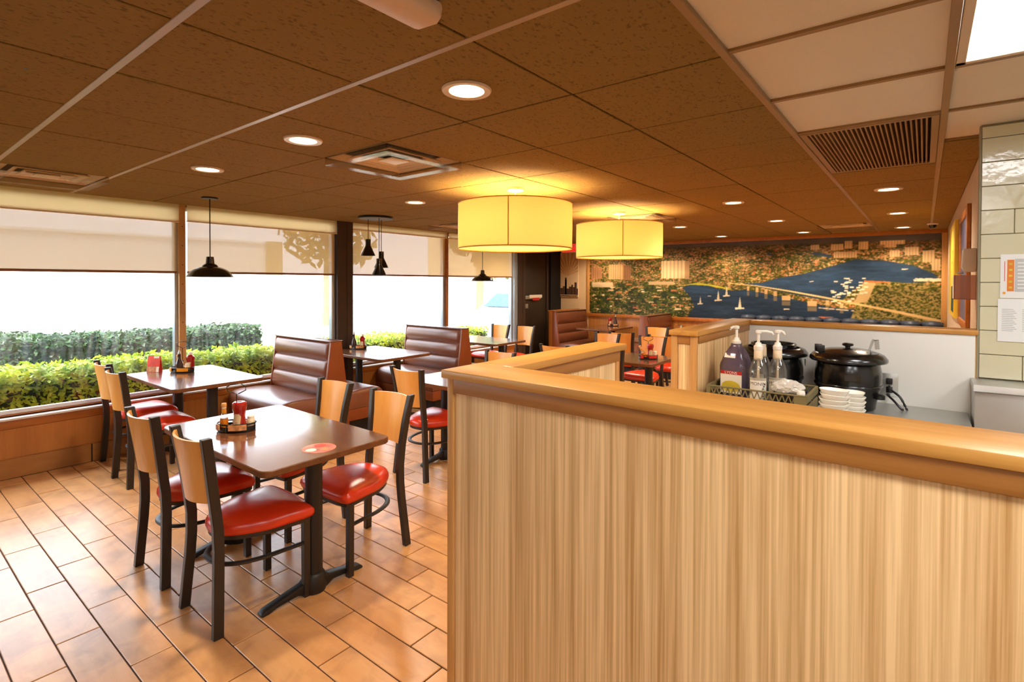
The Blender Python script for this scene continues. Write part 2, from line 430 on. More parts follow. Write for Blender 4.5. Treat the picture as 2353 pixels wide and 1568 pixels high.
# ------------------------------------------------------------------ mesh builder
class MB:
    def __init__(s):
        s.v = []; s.f = []; s.m = []; s.cur = 0

    def add(s, vs, fs):
        o = len(s.v)
        s.v += [tuple(p) for p in vs]
        for f in fs:
            s.f.append(tuple(i + o for i in f)); s.m.append(s.cur)
        return s

    def box(s, x0, x1, y0, y1, z0, z1):
        vs = [(x, y, z) for z in (z0, z1) for y in (y0, y1) for x in (x0, x1)]
        return s.add(vs, [(0, 2, 3, 1), (4, 5, 7, 6), (0, 1, 5, 4), (2, 6, 7, 3), (0, 4, 6, 2), (1, 3, 7, 5)])

    def prism(s, pts, ax, a0, a1):
        """polygon pts in the two other axes (in xyz order), extruded along ax"""
        n = len(pts)

        def mk(p, a):
            q = list(p); q.insert('xyz'.index(ax), a); return q
        vs = [mk(p, a0) for p in pts] + [mk(p, a1) for p in pts]
        fs = [tuple(range(n - 1, -1, -1)), tuple(range(n, 2 * n))]
        fs += [(i, (i + 1) % n, n + (i + 1) % n, n + i) for i in range(n)]
        return s.add(vs, fs)

    def lathe(s, prof, n=24, c=(0, 0, 0), close=True, sq=None):
        vs = []; fs = []
        for r, z in prof:
            for k in range(n):
                a = 2 * PI * k / n
                ca, sa = math.cos(a), math.sin(a)
                if sq:
                    q = (abs(ca) ** sq + abs(sa) ** sq) ** (-1 / sq)
                    ca, sa = ca * q, sa * q
                vs.append((c[0] + r * ca, c[1] + r * sa, c[2] + z))
        for i in range(len(prof) - 1):
            for k in range(n):
                a, b = i * n + k, i * n + (k + 1) % n
                fs.append((a, b, b + n, a + n))
        if close:
            if prof[0][0] > 1e-6: fs.append(tuple(range(n - 1, -1, -1)))
            if prof[-1][0] > 1e-6: fs.append(tuple(range((len(prof) - 1) * n, len(prof) * n)))
        return s.add(vs, fs)

    def cyl(s, c, r, h, n=20):
        return s.lathe([(r, 0), (r, h)], n, c)

    def tube(s, pts, r, n=8, closed=False, flat=1.0):
        P = [Vector(p) for p in pts]; N = len(P); vs = []; fs = []
        for i, p in enumerate(P):
            a = P[(i - 1) % N] if (closed or i > 0) else p
            b = P[(i + 1) % N] if (closed or i < N - 1) else p
            t = (b - a).normalized()
            ref = Vector((0, 0, 1)) if abs(t.z) < .9 else Vector((0, 1, 0))
            u = t.cross(ref).normalized(); w = u.cross(t).normalized()
            for k in range(n):
                an = 2 * PI * k / n + PI / n
                vs.append(p + u * (r * math.cos(an)) + w * (r * flat * math.sin(an)))
        M_ = N if closed else N - 1
        for i in range(M_):
            for k in range(n):
                a, b = i * n + k, i * n + (k + 1) % n
                c_, d = ((i + 1) % N) * n + k, ((i + 1) % N) * n + (k + 1) % n
                fs.append((a, b, d, c_))
        if not closed:
            fs.append(tuple(range(n - 1, -1, -1))); fs.append(tuple(range((N - 1) * n, N * n)))
        return s.add(vs, fs)

    def sweep_rect(s, pts, wx, wy):
        """rectangle wx (x) by wy (y) swept up through pts (x,y,z)"""
        vs = []; fs = []
        for x, y, z in pts:
            vs += [(x - wx, y - wy, z), (x + wx, y - wy, z), (x + wx, y + wy, z), (x - wx, y + wy, z)]
        for i in range(len(pts) - 1):
            for k in range(4):
                a, b = i * 4 + k, i * 4 + (k + 1) % 4
                fs.append((a, b, b + 4, a + 4))
        n = len(pts)
        fs += [(3, 2, 1, 0), tuple(range(4 * n - 4, 4 * n))]
        return s.add(vs, fs)

    def rings(s, loops, cap0=True, cap1=True):
        n = len(loops[0]); vs = [p for l in loops for p in l]; fs = []
        for i in range(len(loops) - 1):
            for k in range(n):
                a, b = i * n + k, i * n + (k + 1) % n
                fs.append((a, b, b + n, a + n))
        if cap0: fs.append(tuple(range(n - 1, -1, -1)))
        if cap1: fs.append(tuple(range((len(loops) - 1) * n, len(loops) * n)))
        return s.add(vs, fs)

    def scaled(s, k):
        s.v = [(x * k, y * k, z * k) for x, y, z in s.v]
        return s

    def mesh(s, name, mats, bevel=0., seg=2, ang=35, recalc=True):
        me = bpy.data.meshes.new(name)
        me.from_pydata(s.v, [], s.f)
        if not isinstance(mats, (list, tuple)): mats = [mats]
        for m in mats: me.materials.append(m)
        if len(mats) > 1: me.polygons.foreach_set('material_index', s.m)
        bm = bmesh.new(); bm.from_mesh(me)
        if recalc: bmesh.ops.recalc_face_normals(bm, faces=bm.faces)
        if bevel:
            es = [e for e in bm.edges if len(e.link_faces) == 2 and e.calc_face_angle(0) > math.radians(30)]
            bmesh.ops.bevel(bm, geom=es, offset=bevel, segments=seg, profile=.5, affect='EDGES', clamp_overlap=True)
        bm.to_mesh(me); bm.free()
        me.polygons.foreach_set('use_smooth', [True] * len(me.polygons))
        me.set_sharp_from_angle(angle=math.radians(ang))
        return me

    def build(s, name, mats, parent=None, loc=(0, 0, 0), rotz=0., **k):
        return put(name, s.mesh(name, mats, **k), parent, loc, rotz)


def put(name, me, parent=None, loc=(0, 0, 0), rotz=0.):
    o = bpy.data.objects.new(name, me)
    COL.objects.link(o)
    o.location = loc
    o.rotation_euler = (0, 0, rotz)
    if parent: o.parent = parent
    return o


def tag(o, label, cat, group=None):
    o['label'] = label; o['category'] = cat
    if group: o['group'] = group
    return o


def thing(name, label, cat, loc=(0, 0, 0), rotz=0., group=None):
    o = bpy.data.objects.new(name, None); COL.objects.link(o)
    o.empty_display_size = .1
    o.location = loc; o.rotation_euler = (0, 0, rotz)
    return tag(o, label, cat, group)


def struct(o):
    o['kind'] = 'structure'; return o


def root(name):
    o = bpy.data.objects.new(name, None); COL.objects.link(o); o.empty_display_size = .1
    return struct(o)


def dup(r, loc, rotz, label, group=None):
    def rec(o, par):
        c = o.copy(); COL.objects.link(c)
        if par: c.parent = par
        for ch in list(o.children): rec(ch, c)
        return c
    n = rec(r, None)
    n.location = loc; n.rotation_euler = (0, 0, rotz); n['label'] = label
    if group: n['group'] = group
    return n


def smooth_closed(ctrl, per=4):
    n = len(ctrl); out = []
    for i in range(n):
        p0, p1, p2, p3 = [Vector(ctrl[(i + k) % n]) for k in (-1, 0, 1, 2)]
        for j in range(per):
            t = j / per
            q = .5 * ((2 * p1) + (p2 - p0) * t + (2 * p0 - 5 * p1 + 4 * p2 - p3) * t * t + (3 * p1 - p0 - 3 * p2 + p3) * t ** 3)
            out.append(tuple(q))
    return out


def smooth_open(ctrl, per=5):
    P = [Vector(c) for c in ctrl]; out = []
    for i in range(len(P) - 1):
        p0 = P[max(i - 1, 0)]; p1 = P[i]; p2 = P[i + 1]; p3 = P[min(i + 2, len(P) - 1)]
        for j in range(per):
            t = j / per
            out.append(tuple(.5 * ((2 * p1) + (p2 - p0) * t + (2 * p0 - 5 * p1 + 4 * p2 - p3) * t * t + (3 * p1 - p0 - 3 * p2 + p3) * t ** 3)))
    out.append(tuple(P[-1]))
    return out


def text_geo(body, size):
    """flat lettering as (verts, faces) in the xz plane, centred on x"""
    cu = bpy.data.curves.new('lettering', 'FONT'); cu.body = body; cu.size = size
    cu.align_x = 'CENTER'; cu.resolution_u = 3
    ob = bpy.data.objects.new('lettering', cu); COL.objects.link(ob)
    me = bpy.data.meshes.new_from_object(ob)
    vs = [(v.co.x, 0, v.co.y) for v in me.vertices]; fs = [tuple(p.vertices) for p in me.polygons]
    bpy.data.objects.remove(ob); bpy.data.meshes.remove(me); bpy.data.curves.remove(cu)
    return vs, fs


def text(name, body, size, mat, parent, fn):
    """fn maps local (x, z) of the lettering to a point"""
    vs, fs = text_geo(body, size)
    mb = MB(); mb.add([fn(x, z) for x, _, z in vs], fs)
    return mb.build(name, mat, parent, recalc=False)

# ================================================================== ROOM SHELL
XW, YB, XR = -4.66, 8.25, 1.375
camp = Vector((1.1257, -1.2138, 1.6))

floor = struct(MB().box(-5.3, 4.1, -4.2, 8.4, -.06, -.006).build('floor', grout))


def screen(p):
    d = Vector(p) - camp
    z = d.dot(fw)
    if z < .1: return None
    return 1176.5 + 1206.2 * d.dot(r2) / z, 664.94 - 1206.2 * d.dot(u2) / z


PW, PL = .1602, .606
cells = []
for k in range(-6, 56):
    y0 = -.494 + k * PW
    off = .368 - .2 * k
    i0 = math.floor((-4.66 - off) / PL)
    for i in range(i0, i0 + 12):
        x0 = off + i * PL; x1 = x0 + PL
        a, b = max(x0, -4.66), min(x1, 1.3)
        if b - a < .02 or y0 > 8.1: continue
        cx, cy = (a + b) / 2, y0 + PW / 2
        p = screen((cx, cy, 0))
        if p is None: continue
        inview = -200 < p[0] < 1080 and p[1] < 1700 and not (cx > .0 and cy > -.4)
        cells.append((0 if inview else 1, (Vector((cx, cy, 0)) - camp).length, a, b, y0))
cells.sort()
full = MB().box(-.3, .3, -.0775, .0775, -.010, 0).mesh('floor_tile', plank, bevel=.0022, seg=1)
cache = {}
rest = MB()
for n, (iv, d, a, b, y0) in enumerate(cells):
    w = (b - a) - .005
    if n < 292:
        if abs(w - (PL - .005)) < .002:
            me = full
        else:
            key = round(w, 2)
            me = cache.get(key) or cache.setdefault(key, MB().box(-w / 2, w / 2, -.0775, .0775, -.010, 0).mesh('floor_tile', plank, bevel=.0022, seg=1))
        put('floor_tile', me, floor, ((a + b) / 2, y0 + PW / 2, random.uniform(-.0005, .0005)))
    else:
        rest.box(a + .0025, b - .0025, y0 + .0025, y0 + PW - .0025, -.010, 0)
o = rest.build('far_floor_tiles', plank, floor); o['kind'] = 'stuff'

# ---- ceiling: tee grid with lay-in tiles
ceiling = struct(MB().box(-5.4, 4.2, -4.2, 8.5, CEIL + .06, CEIL + .14).build('ceiling', dark_brown))
GX, GY = .594, .61
skip = {(2, 1), (6, -1), (6, 6), (2, 7), (-1, 11)}     # cells (j, i) holding air diffusers; x in -(j+1)GX..-jGX
grille_cells = {(-2, 3), (-2, 4)}
panel_cells = {(-3, 1), (-3, -2), (-3, -5), (-5, 1), (-5, -2), (-5, -5)}
tile_b = MB().box(-GX / 2 + .006, GX / 2 - .006, -GY / 2 + .006, GY / 2 - .006, -.016, .010).mesh('ceiling_tile', ceil_brown, bevel=.002, seg=1)
tile_w = MB().box(-GX / 2 + .004, GX / 2 - .004, -GY / 2 + .004, GY / 2 - .004, .0, .014).mesh('ceiling_tile', ceil_white, bevel=.003, seg=1)
tile_n = MB().box(-.085, .085, -GY / 2 + .006, GY / 2 - .006, -.016, .010).mesh('ceiling_tile', ceil_brown, bevel=.002, seg=1)
for j in range(-7, 8):
    for i in range(-7, 14):
        if (j, i) in skip or (j, i) in grille_cells or (j, i) in panel_cells: continue
        xc, yc = -(j + .5) * GX, (i + .5) * GY
        if xc > XR and yc > 2.3:
            if j == -3 and i >= 4: put('ceiling_tile', tile_n, ceiling, (1.287, yc, CEIL + .006))
            if j < -3 or i >= 4: continue
        white = (j <= -2 and i < 3) or (j <= -3 and i < 4)
        put('ceiling_tile', tile_w if white else tile_b, ceiling, (xc, yc, CEIL + .006 + random.uniform(0, .0025)))
for j in range(-7, 9):
    x = -j * GX
    flush = j <= -1
    z0, w = (CEIL - .0108, .013) if flush else (CEIL + .004, .012)
    MB().box(x - w, x + w, -4.2, YB, z0, CEIL + .028).build('ceiling_tee', tbar_brown if flush else tbar_shaded, ceiling, bevel=.0015, seg=1)
for i in range(-7, 14):
    y = i * GY
    flush = i in (-1, 0)
    z0, w = (CEIL - .0112, .0125) if flush else (CEIL + .004, .012)
    if flush:
        MB().box(-4.66, 4.1, y - w, y + w, z0, CEIL + .028).build('ceiling_tee', tbar_reflect, ceiling, bevel=.0015, seg=1)
    else:
        MB().box(-4.66, .594, y - w, y + w, z0, CEIL + .028).build('ceiling_tee', tbar_shaded, ceiling)
        if i == 4:
            MB().box(1.2, 4.1, y - w, y + w, CEIL - .003, CEIL + .028).build('ceiling_tee', tbar_brown, ceiling)
            continue
        MB().box(.594, 4.1, y - w, y + w, CEIL - .003 if i < 4 else z0, CEIL + .028).build('ceiling_tee', tbar_brown, ceiling)

# ---- window wall (left): low wall, posts, head
wl = struct(MB().box(-4.86, XW, -4.2, 6.32, -.05, .42).box(-4.86, -4.70, -4.2, 6.32, .42, .50)
            .box(-4.86, -4.72, -4.2, 6.32, 2.33, 2.5).build('wall_left', wall_wood))
for y0, y1 in ((2.60, 2.82), (6.32, 6.52)):
    MB().box(-4.80, -4.64, y0, y1, 0, CEIL + .02).box(-4.64, -4.632, y0 + .13, y1 - .0, 0, CEIL).build('post', dark_brown, wl, bevel=.004, seg=1)
MB().box(-4.672, -4.648, -4.2, 6.32, .405, .474).build('apron_rail', trim_wood, wl, bevel=.003)
for a in (-4.2, -1.75, .62, 3.0):
    MB().box(-4.664, -4.655, a + .003, a + 2.36, .165, .402).build('panel', wall_wood, wl, bevel=.002, seg=1)
bb = struct(MB().box(-4.668, -4.652, -4.2, 6.32, 0, .156).build('baseboard_left', grout))
y = .13 - .6106 * 7
while y < 6.3:
    y2 = min(y + .606, 6.32)
    MB().box(-4.662, -4.644, y + .003, y2 - .003, .004, .158).build('tile', base_tile, bb, bevel=.002, seg=1)
    y += .6106
tr = struct(MB().box(-4.75, -4.625, -4.2, 2.60, .474, .492).box(-4.75, -4.625, 2.82, 6.32, .474, .492).build('trim_1', sill_white, bevel=.004))
MB().box(-4.715, -4.70, -4.2, 6.32, .492, .512).build('reveal_strip', trim_wood, tr)
spans = [(-4.2, .80), (.89, 2.545), (2.82, 4.47), (4.575, 6.165)]
for n, (a, b) in enumerate(spans):
    w = struct(MB().box(-4.745, -4.705, a, b, .512, .545).box(-4.745, -4.705, a, b, 2.30, 2.34).build('window_%d' % (n + 1), sill_white, bevel=.003))
    MB().box(-4.728, -4.722, a, b, .545, 2.30).build('pane', pane_m, w)
    MB().box(-4.75, -4.69, b, b + (.03 if n == 0 else .05), .49, 2.36).build('frame', alu, w, bevel=.003)
    if n in (0, 2):
        f = MB().box(-4.75, -4.655, b + .03, b + .09, .49, 2.36) if n == 0 else MB().box(-4.75, -4.665, b + .05, b + .095, .49, 2.36)
        f.build('mullion', tan_strip if n == 0 else trim_wood, w, bevel=.003)
        if n == 0:
            sm = MB()
            for k in range(9):
                sm.cyl((0, 0, 0), .005, .004, 8)
                z = .62 + k * .19
                sm.v[-16:] = [(-4.654 + p[2] - .002, b + .06 + p[0], z + p[1]) for p in sm.v[-16:]]
            sm.build('screws', metal_dk, w)
    if n == 3:
        MB().box(-4.73, -4.66, b + .05, b + .155, .0, 2.36).build('side_frame', alu, w, bevel=.004)
# roller shades: fascia, screen, hem
for n, (a, b, zf) in enumerate(((-4.2, .835, 2.185), (.893, 2.60, 2.20), (2.823, 4.53, 2.272), (4.55, 6.2, 2.272))):
    place = ['in the window over the red menu card', 'in the window behind the wide black pendant lamp',
             'behind the three small cone pendants', 'in the last window before the brown door'][n]
    t = thing('roller_shade', 'beige screen roller shade half lowered ' + place, 'window shade', (-4.66, a, 1.68), group='roller shades on the window wall')
    L_ = b - a
    MB().add([(.012, .006, zf - 1.68), (.012, L_ - .006, zf - 1.68), (.012, L_ - .006, CEIL - 1.69), (.012, .006, CEIL - 1.69)], [(0, 1, 2, 3)]).build('fascia', valance_f, t)
    MB().box(-.012, .016, .004, L_ - .004, zf - 1.688, zf - 1.68).build('fascia_lip', valance_m, t, bevel=.002)
    MB().add([(-.021, .02, .01), (-.021, L_ - .02, .01), (-.021, L_ - .02, zf - 1.67), (-.021, .02, zf - 1.67)], [(0, 1, 2, 3)]).build('screen', fabric, t)
    MB().box(-.028, -.014, .018, L_ - .018, -.005, .018).build('hem_bar', hem_m, t, bevel=.003)

# ---- exit recess and back wall
struct(MB().box(-5.16, -5.06, 6.95, 8.4, -.05, 2.5).prism([(-4.66, 6.34), (-4.80, 6.42), (-5.16, 6.86), (-5.16, 6.95), (-5.06, 6.95), (-4.66, 6.52)], 'z', -.05, 2.5).build('wall_recess', dark_brown))
d = struct(MB().box(-5.06, -5.02, 6.96, 7.74, 0.01, 2.2).build('door_1', door_brown, bevel=.003))
MB().box(-5.06, -5.0, 6.88, 6.955, 0, 2.28).box(-5.06, -5.0, 7.745, 7.82, 0, 2.28).box(-5.06, -5.0, 6.88, 7.82, 2.205, 2.28).build('door_frame', dark_brown, d, bevel=.003)
MB().box(-5.02, -4.985, 7.0, 7.52, 1.26, 1.33).build('push_bar', steel, d, bevel=.006)
MB().box(-4.986, -4.982, 7.12, 7.55, 1.285, 1.345).build('alarm_plate', label_white, d)
MB().box(-4.983, -4.979, 7.22, 7.46, 1.235, 1.285).build('alarm_label', label_red, d)
MB().box(-5.02, -5.0, 6.99, 7.10, 1.08, 1.17).build('lock_plate', steel, d, bevel=.003)
wb = struct(MB().box(-5.3, 1.6, YB, YB + .12, -.05, 2.5).build('wall_back', cream_paint))
MB().box(-5.16, -4.98, 7.86, YB, 0, 2.4).build('corner_post', black_matte, wb)
for a in [-4.3 + .62 * k for k in range(9)]:
    MB().box(a + .002, min(a + .618, 1.375), YB - .012, YB, .1, .905).build('panel', wall_wood, wb, bevel=.002, seg=1)
struct(MB().box(-4.34, 1.375, YB - .035, YB, .90, .968).build('trim_2', trim_wood, bevel=.004))
struct(MB().box(-4.345, -4.275, YB - .03, YB, .968, CEIL).build('trim_3', oak_z, bevel=.004))
struct(MB().box(-4.275, 1.375, YB - .03, YB, 2.30, CEIL).build('trim_4', trim_wood, bevel=.004))
struct(MB().box(1.31, 1.375, YB - .03, YB, .968, 2.30).build('trim_5', oak_z, bevel=.004))

# ---- right wall, tiled kitchen wall end, closing walls
struct(MB().box(XR, XR + .12, 2.24, 8.4, -.05, 2.5).build('wall_right', beige_paint))
wk = struct(MB().box(1.338, 4.1, 2.226, 2.40, -.05, 2.5).build('wall_kitchen', tile_grout))
MB().box(1.331, 1.338, 2.2155, 2.26, 0, CEIL).build('corner_edge', tile_grout, wk)
TH, TL = .1165, .405
z = 1.138; row = 0
offs = [.155, -.05, .155, -.048, .12, -.05, .12, -.05, .155, -.05, .155]
while z < CEIL - .02:
    z1 = min(z + TH, CEIL - .004)
    x = 1.338 - (TL - offs[row % len(offs)] if offs[row % len(offs)] > 0 else -offs[row % len(offs)])
    while x < 2.9:
        a, b = max(x, 1.338), min(x + TL, 2.9)
        if b - a > .03:
            MB().box(a + .0015, b - .0015, 2.214 + random.uniform(0, .0012), 2.228, z + .0015, z1 - .0015).build('tile', tile_sage, wk, bevel=.002, seg=1)
        x += TL
    z += TH; row += 1
struct(MB().box(4.1, 4.2, -4.2, 2.4, -.05, 2.5).build('wall_side', kitchen_white))
struct(MB().box(-4.9, 4.2, -4.3, -4.2, -.05, 2.5).build('wall_front', cream_paint))

# ---- the printed harbour panorama on the back wall (flat print: colour per vertex of a fine sheet)
NX, NZ = 940, 224
X0, X1, Z0, Z1 = -4.275, 1.312, .968, 2.302
xs = np.linspace(X0, X1, NX); zs = np.linspace(Z0, Z1, NZ)
GXX, GZZ = np.meshgrid(xs, zs)
rng = np.random.RandomState(3)


def inpoly(pts):
    inside = np.zeros(GXX.shape, bool)
    n = len(pts)
    for i in range(n):
        x1, z1 = pts[i]; x2, z2 = pts[(i + 1) % n]
        if z1 == z2: continue
        c = ((z1 > GZZ) != (z2 > GZZ)) & (GXX < (x2 - x1) * (GZZ - z1) / (z2 - z1) + x1)
        inside ^= c
    return inside


def valnoise(sx, sz, seed):
    r = np.random.RandomState(seed)
    nx, nz = int((X1 - X0) / sx) + 3, int((Z1 - Z0) / sz) + 3
    g = r.rand(nz, nx)
    fx = (GXX - X0) / sx; fz = (GZZ - Z0) / sz
    ix = fx.astype(int); iz = fz.astype(int); tx = fx - ix; tz = fz - iz
    tx = tx * tx * (3 - 2 * tx); tz = tz * tz * (3 - 2 * tz)
    return (g[iz, ix] * (1 - tx) + g[iz, ix + 1] * tx) * (1 - tz) + (g[iz + 1, ix] * (1 - tx) + g[iz + 1, ix + 1] * tx) * tz


img = np.zeros(GXX.shape + (3,))
far = np.clip((GZZ - 1.45) / .75, 0, 1)                    # 0 near shore, 1 horizon
t = valnoise(.04, .024, 1) * .5 + valnoise(.14, .06, 2) * .25 + valnoise(.012, .010, 4) * .25
green = np.stack([28 + 92 * t, 36 + 84 * t, 8 + 30 * t], -1)
t2 = valnoise(.022, .012, 14)
town = np.stack([118 + 128 * t2, 82 + 112 * t2, 46 + 92 * t2], -1)
blk = valnoise(.030, .015, 5) * .42 + valnoise(.11, .05, 6) * .26 + valnoise(.013, .009, 9) * .42
amt = np.clip((blk - (.555 - .06 * far)) * 9, 0, 1)[..., None]
img[:] = green * (1 - amt) + town * amt
roof = ((valnoise(.035, .018, 8) > .80) & (valnoise(.014, .01, 18) > .35))[..., None]
img = np.where(roof, np.array([204, 112, 66]), img)
darkfar = np.clip((GZZ - 2.05) / .22, 0, 1)[..., None]
img = img * (1 - .62 * darkfar) + np.array([92, 74, 60]) * .3 * darkfar
hz = 2.29 + 0 * GXX
sk = np.clip((GZZ - 2.215 + .03 * (GXX + 1.5) / 3) / .03, 0, 1)[..., None]
img = img * (1 - sk) + np.array([92, 84, 80]) * sk
img = np.where(inpoly([(-4.3, 1.50), (-2.9, 1.62), (-2.3, 1.52), (-2.05, 1.2), (-2.2, .95), (-4.3, .95)])[..., None] & (blk < .66)[..., None], green * np.array([.92, 1.0, .8]), img)
clump = valnoise(.10, .055, 31) * .6 + valnoise(.04, .025, 32) * .4
near_l = np.clip((1.62 - GZZ) / .12, 0, 1) * (GXX < -1.9)
img = img * (1 - (near_l * np.clip((clump - .5) * 6, 0, .75))[..., None]) + np.array([34, 42, 12]) * (near_l * np.clip((clump - .5) * 6, 0, .75))[..., None]
for k in range(60):
    px, pz = rng.uniform(-4.25, -2.25), rng.uniform(1.0, 1.58)
    w_, h_ = rng.uniform(.04, .15), rng.uniform(.012, .04)
    c_ = [(232, 206, 170), (206, 150, 100), (224, 190, 150), (190, 106, 62)][k % 4]
    img = np.where(inpoly([(px, pz), (px + w_, pz + .008), (px + w_ * .95, pz + h_), (px + w_ * .12, pz + h_)])[..., None], np.array(c_), img)
wr = (valnoise(.3, .03, 11) * .5 + valnoise(.06, .02, 12) * .3 + rng.rand(NZ, NX) * .06)[..., None]
water = np.array([46, 66, 88]) * (.72 + .5 * wr)
water = water * (1 + .25 * np.clip((1.35 - GZZ) / -.5, -.6, .6))[..., None]
for poly in ([(-2.35, 1.5), (-2.18, 1.57), (-1.92, 1.56), (-1.67, 1.48), (-1.48, 1.46), (-1.25, 1.48), (-.7, 1.37), (-.38, 1.3), (.0, 1.22), (.35, 1.19), (.3, .95), (-2.25, .95), (-2.13, 1.17), (-2.2, 1.34)],
             [(-1.3, 1.58), (-1.0, 1.60), (-.75, 1.68), (-.4, 1.74), (-.03, 1.85), (.3, 1.96), (.66, 1.93), (1.0, 1.85), (1.22, 1.74), (1.32, 1.63), (.95, 1.6), (.63, 1.63), (.41, 1.61), (.27, 1.48), (.1, 1.31), (-.27, 1.36), (-.73, 1.46)],
             [(-.95, 2.06), (-.78, 2.04), (-.9, 2.085)], [(-.32, 2.06), (-.03, 1.99), (.0, 2.02), (-.2, 2.08)]):
    img = np.where(inpoly(poly)[..., None], water, img)
img = np.where(inpoly([(-2.47, 1.53), (-2.06, 1.60), (-1.75, 1.55), (-1.48, 1.49), (-1.52, 1.475), (-1.9, 1.545), (-2.2, 1.56)])[..., None], np.array([186, 176, 44]), img)
# right-hand island: green with pale roads
isl = inpoly([(.45, 1.62), (1.33, 1.58), (1.33, .95), (.20, .95), (.3, 1.2), (.31, 1.41)])
img = np.where(isl[..., None], np.where((valnoise(.03, .014, 21) * .5 + valnoise(.012, .008, 22) * .5 > .5)[..., None], np.array([164, 138, 84]), green * .95), img)
img = np.where(inpoly([(.42, 1.62), (.56, 1.60), (.46, 1.32), (.28, 1.28)])[..., None], np.array([196, 164, 112]), img)
img = np.where(inpoly([(.41, 1.64), (.72, 1.62), (.72, 1.60), (.41, 1.61)])[..., None], np.array([190, 110, 60]), img)


def rect(x0, x1, z0, z1, c, stripe=0):
    global img
    msk = (GXX > x0) & (GXX < x1) & (GZZ > z0) & (GZZ < z1)
    cc = np.array(c, float) * np.ones(GXX.shape + (1,))
    if stripe: cc = cc * np.where(np.sin(GXX / stripe * 6.283) > .2, .88, 1.04)[..., None]
    img = np.where(msk[..., None], cc, img)


rect(-2.75, -2.28, 1.67, 2.0, (226, 188, 138), .07)
rect(-2.30, -2.22, 1.66, 1.98, (184, 142, 98))
rect(-3.85, -3.52, 1.66, 1.95, (214, 168, 112), .05); rect(-3.52, -3.36, 1.64, 1.93, (160, 112, 70), .04)
rect(-4.25, -4.0, 1.67, 1.90, (176, 124, 84), .05)
rect(-4.22, -3.75, 1.50, 1.60, (206, 176, 134)); rect(-3.0, -2.5, 1.55, 1.62, (196, 164, 118))
for x, z_, w_, h_ in ((-.02, 2.10, .16, .10), (.16, 2.12, .1, .12), (.02, 1.98, .3, .10), (.34, 2.1, .12, .12), (.66, 2.12, .14, .1), (.72, 1.98, .12, .1), (.9, 2.0, .16, .12), (1.1, 1.9, .14, .16), (1.2, 1.78, .1, .16), (-.3, 2.12, .12, .08), (.6, 2.16, .3, .06)):
    rect(x, x + w_, z_, z_ + h_, (222, 184, 132), .035)
for poly in ([(-1.56, 1.60), (-1.09, 1.555), (-.61, 1.48), (-.02, 1.37), (.39, 1.285), (.86, 1.19), (1.33, 1.085), (1.33, 1.035), (.86, 1.15), (.39, 1.25), (-.02, 1.34), (-.61, 1.455), (-1.09, 1.54), (-1.56, 1.585)],):
    img = np.where(inpoly(poly)[..., None], np.array([226, 184, 122]), img)
for x, z_, w_ in ((-1.22, 1.51, .04), (-1.08, 1.49, .045), (-.94, 1.46, .05), (-.80, 1.43, .05), (-.64, 1.36, .13), (-.27, 1.28, .13), (-.06, 1.30, .05), (.13, 1.26, .05)):
    rect(x - w_ / 2, x + w_ / 2, z_ - .05, z_ + .03, (214, 170, 118)); rect(x - w_ / 2, x + w_ / 2, z_ - .13, z_ - .06, (120, 106, 84))
for x, z_, s in ((-1.86, 1.36, .6), (-1.71, 1.29, 1.3), (-1.57, 1.37, 1.2), (-1.35, 1.16, 1.5), (-.63, 1.17, .9), (-.28, 1.62, .6), (.9, 1.80, .8), (-2.02, 1.22, 1.)):
    img = np.where(inpoly([(x - .05 * s, z_ - .015 * s), (x + .05 * s, z_ - .005 * s), (x + .045 * s, z_ + .012 * s), (x - .05 * s, z_ + .008 * s)])[..., None], np.array([240, 214, 176]), img)
    if s > .95: img = np.where(inpoly([(x - .02 * s, z_), (x + .02 * s, z_), (x + .002, z_ + .13 * s), (x - .002, z_ + .13 * s)])[..., None], np.array([226, 206, 172]), img)
for k in range(46):
    px = rng.uniform(-.02, .42); pz = 1.70 - .1 * rng.rand() - .30 * rng.rand() - .12 * (px < .1) * rng.rand()
    rect(px, px + .05, pz, pz + .022, (240, 216, 184))
for k in range(40):
    px = rng.uniform(-.2, .3); rect(px, px + .03, 1.20 - .22 * (px + .2) * .3, 1.215 - .22 * (px + .2) * .3, (228, 204, 170))
rect(-.18, .02, 1.045, 1.07, (196, 108, 66))
for k in range(130):
    px = rng.uniform(1.0, 1.3); pz = rng.uniform(1.62, 1.66); rect(px, px + .03, pz, pz + .01, (230, 206, 170))
big = (.80 + .36 * valnoise(.55, .16, 41) * .7 + .12 * valnoise(.2, .09, 42))[..., None]
img = img * big
for _ in range(2):
    p_ = np.pad(img, ((1, 1), (1, 1), (0, 0)), 'edge')
    img = (p_[1:-1, 1:-1] * 2 + p_[:-2, 1:-1] + p_[2:, 1:-1] + p_[1:-1, :-2] + p_[1:-1, 2:]) / 6
img = np.clip((img - 70) * 1.08 + 66, 0, 255) / 255
imgl = np.where(img <= .04045, img / 12.92, ((img + .055) / 1.055) ** 2.4)
me = bpy.data.meshes.new('printed_sheet')
vv = np.stack([GXX.ravel(), np.full(GXX.size, YB - .012), GZZ.ravel()], -1)
idx = np.arange(NX * NZ).reshape(NZ, NX)
ff = np.stack([idx[:-1, :-1], idx[:-1, 1:], idx[1:, 1:], idx[1:, :-1]], -1).reshape(-1, 4)
me.vertices.add(len(vv)); me.vertices.foreach_set('co', vv.ravel())
me.loops.add(ff.size); me.loops.foreach_set('vertex_index', ff.ravel())
me.polygons.add(len(ff)); me.polygons.foreach_set('loop_start', np.arange(0, ff.size, 4)); me.polygons.foreach_set('loop_total', np.full(len(ff), 4))
me.update(calc_edges=True)
at = me.color_attributes.new('print', 'FLOAT_COLOR', 'POINT')
at.data.foreach_set('color', np.concatenate([imgl.reshape(-1, 3), np.ones((NX * NZ, 1))], 1).astype(np.float32).ravel())
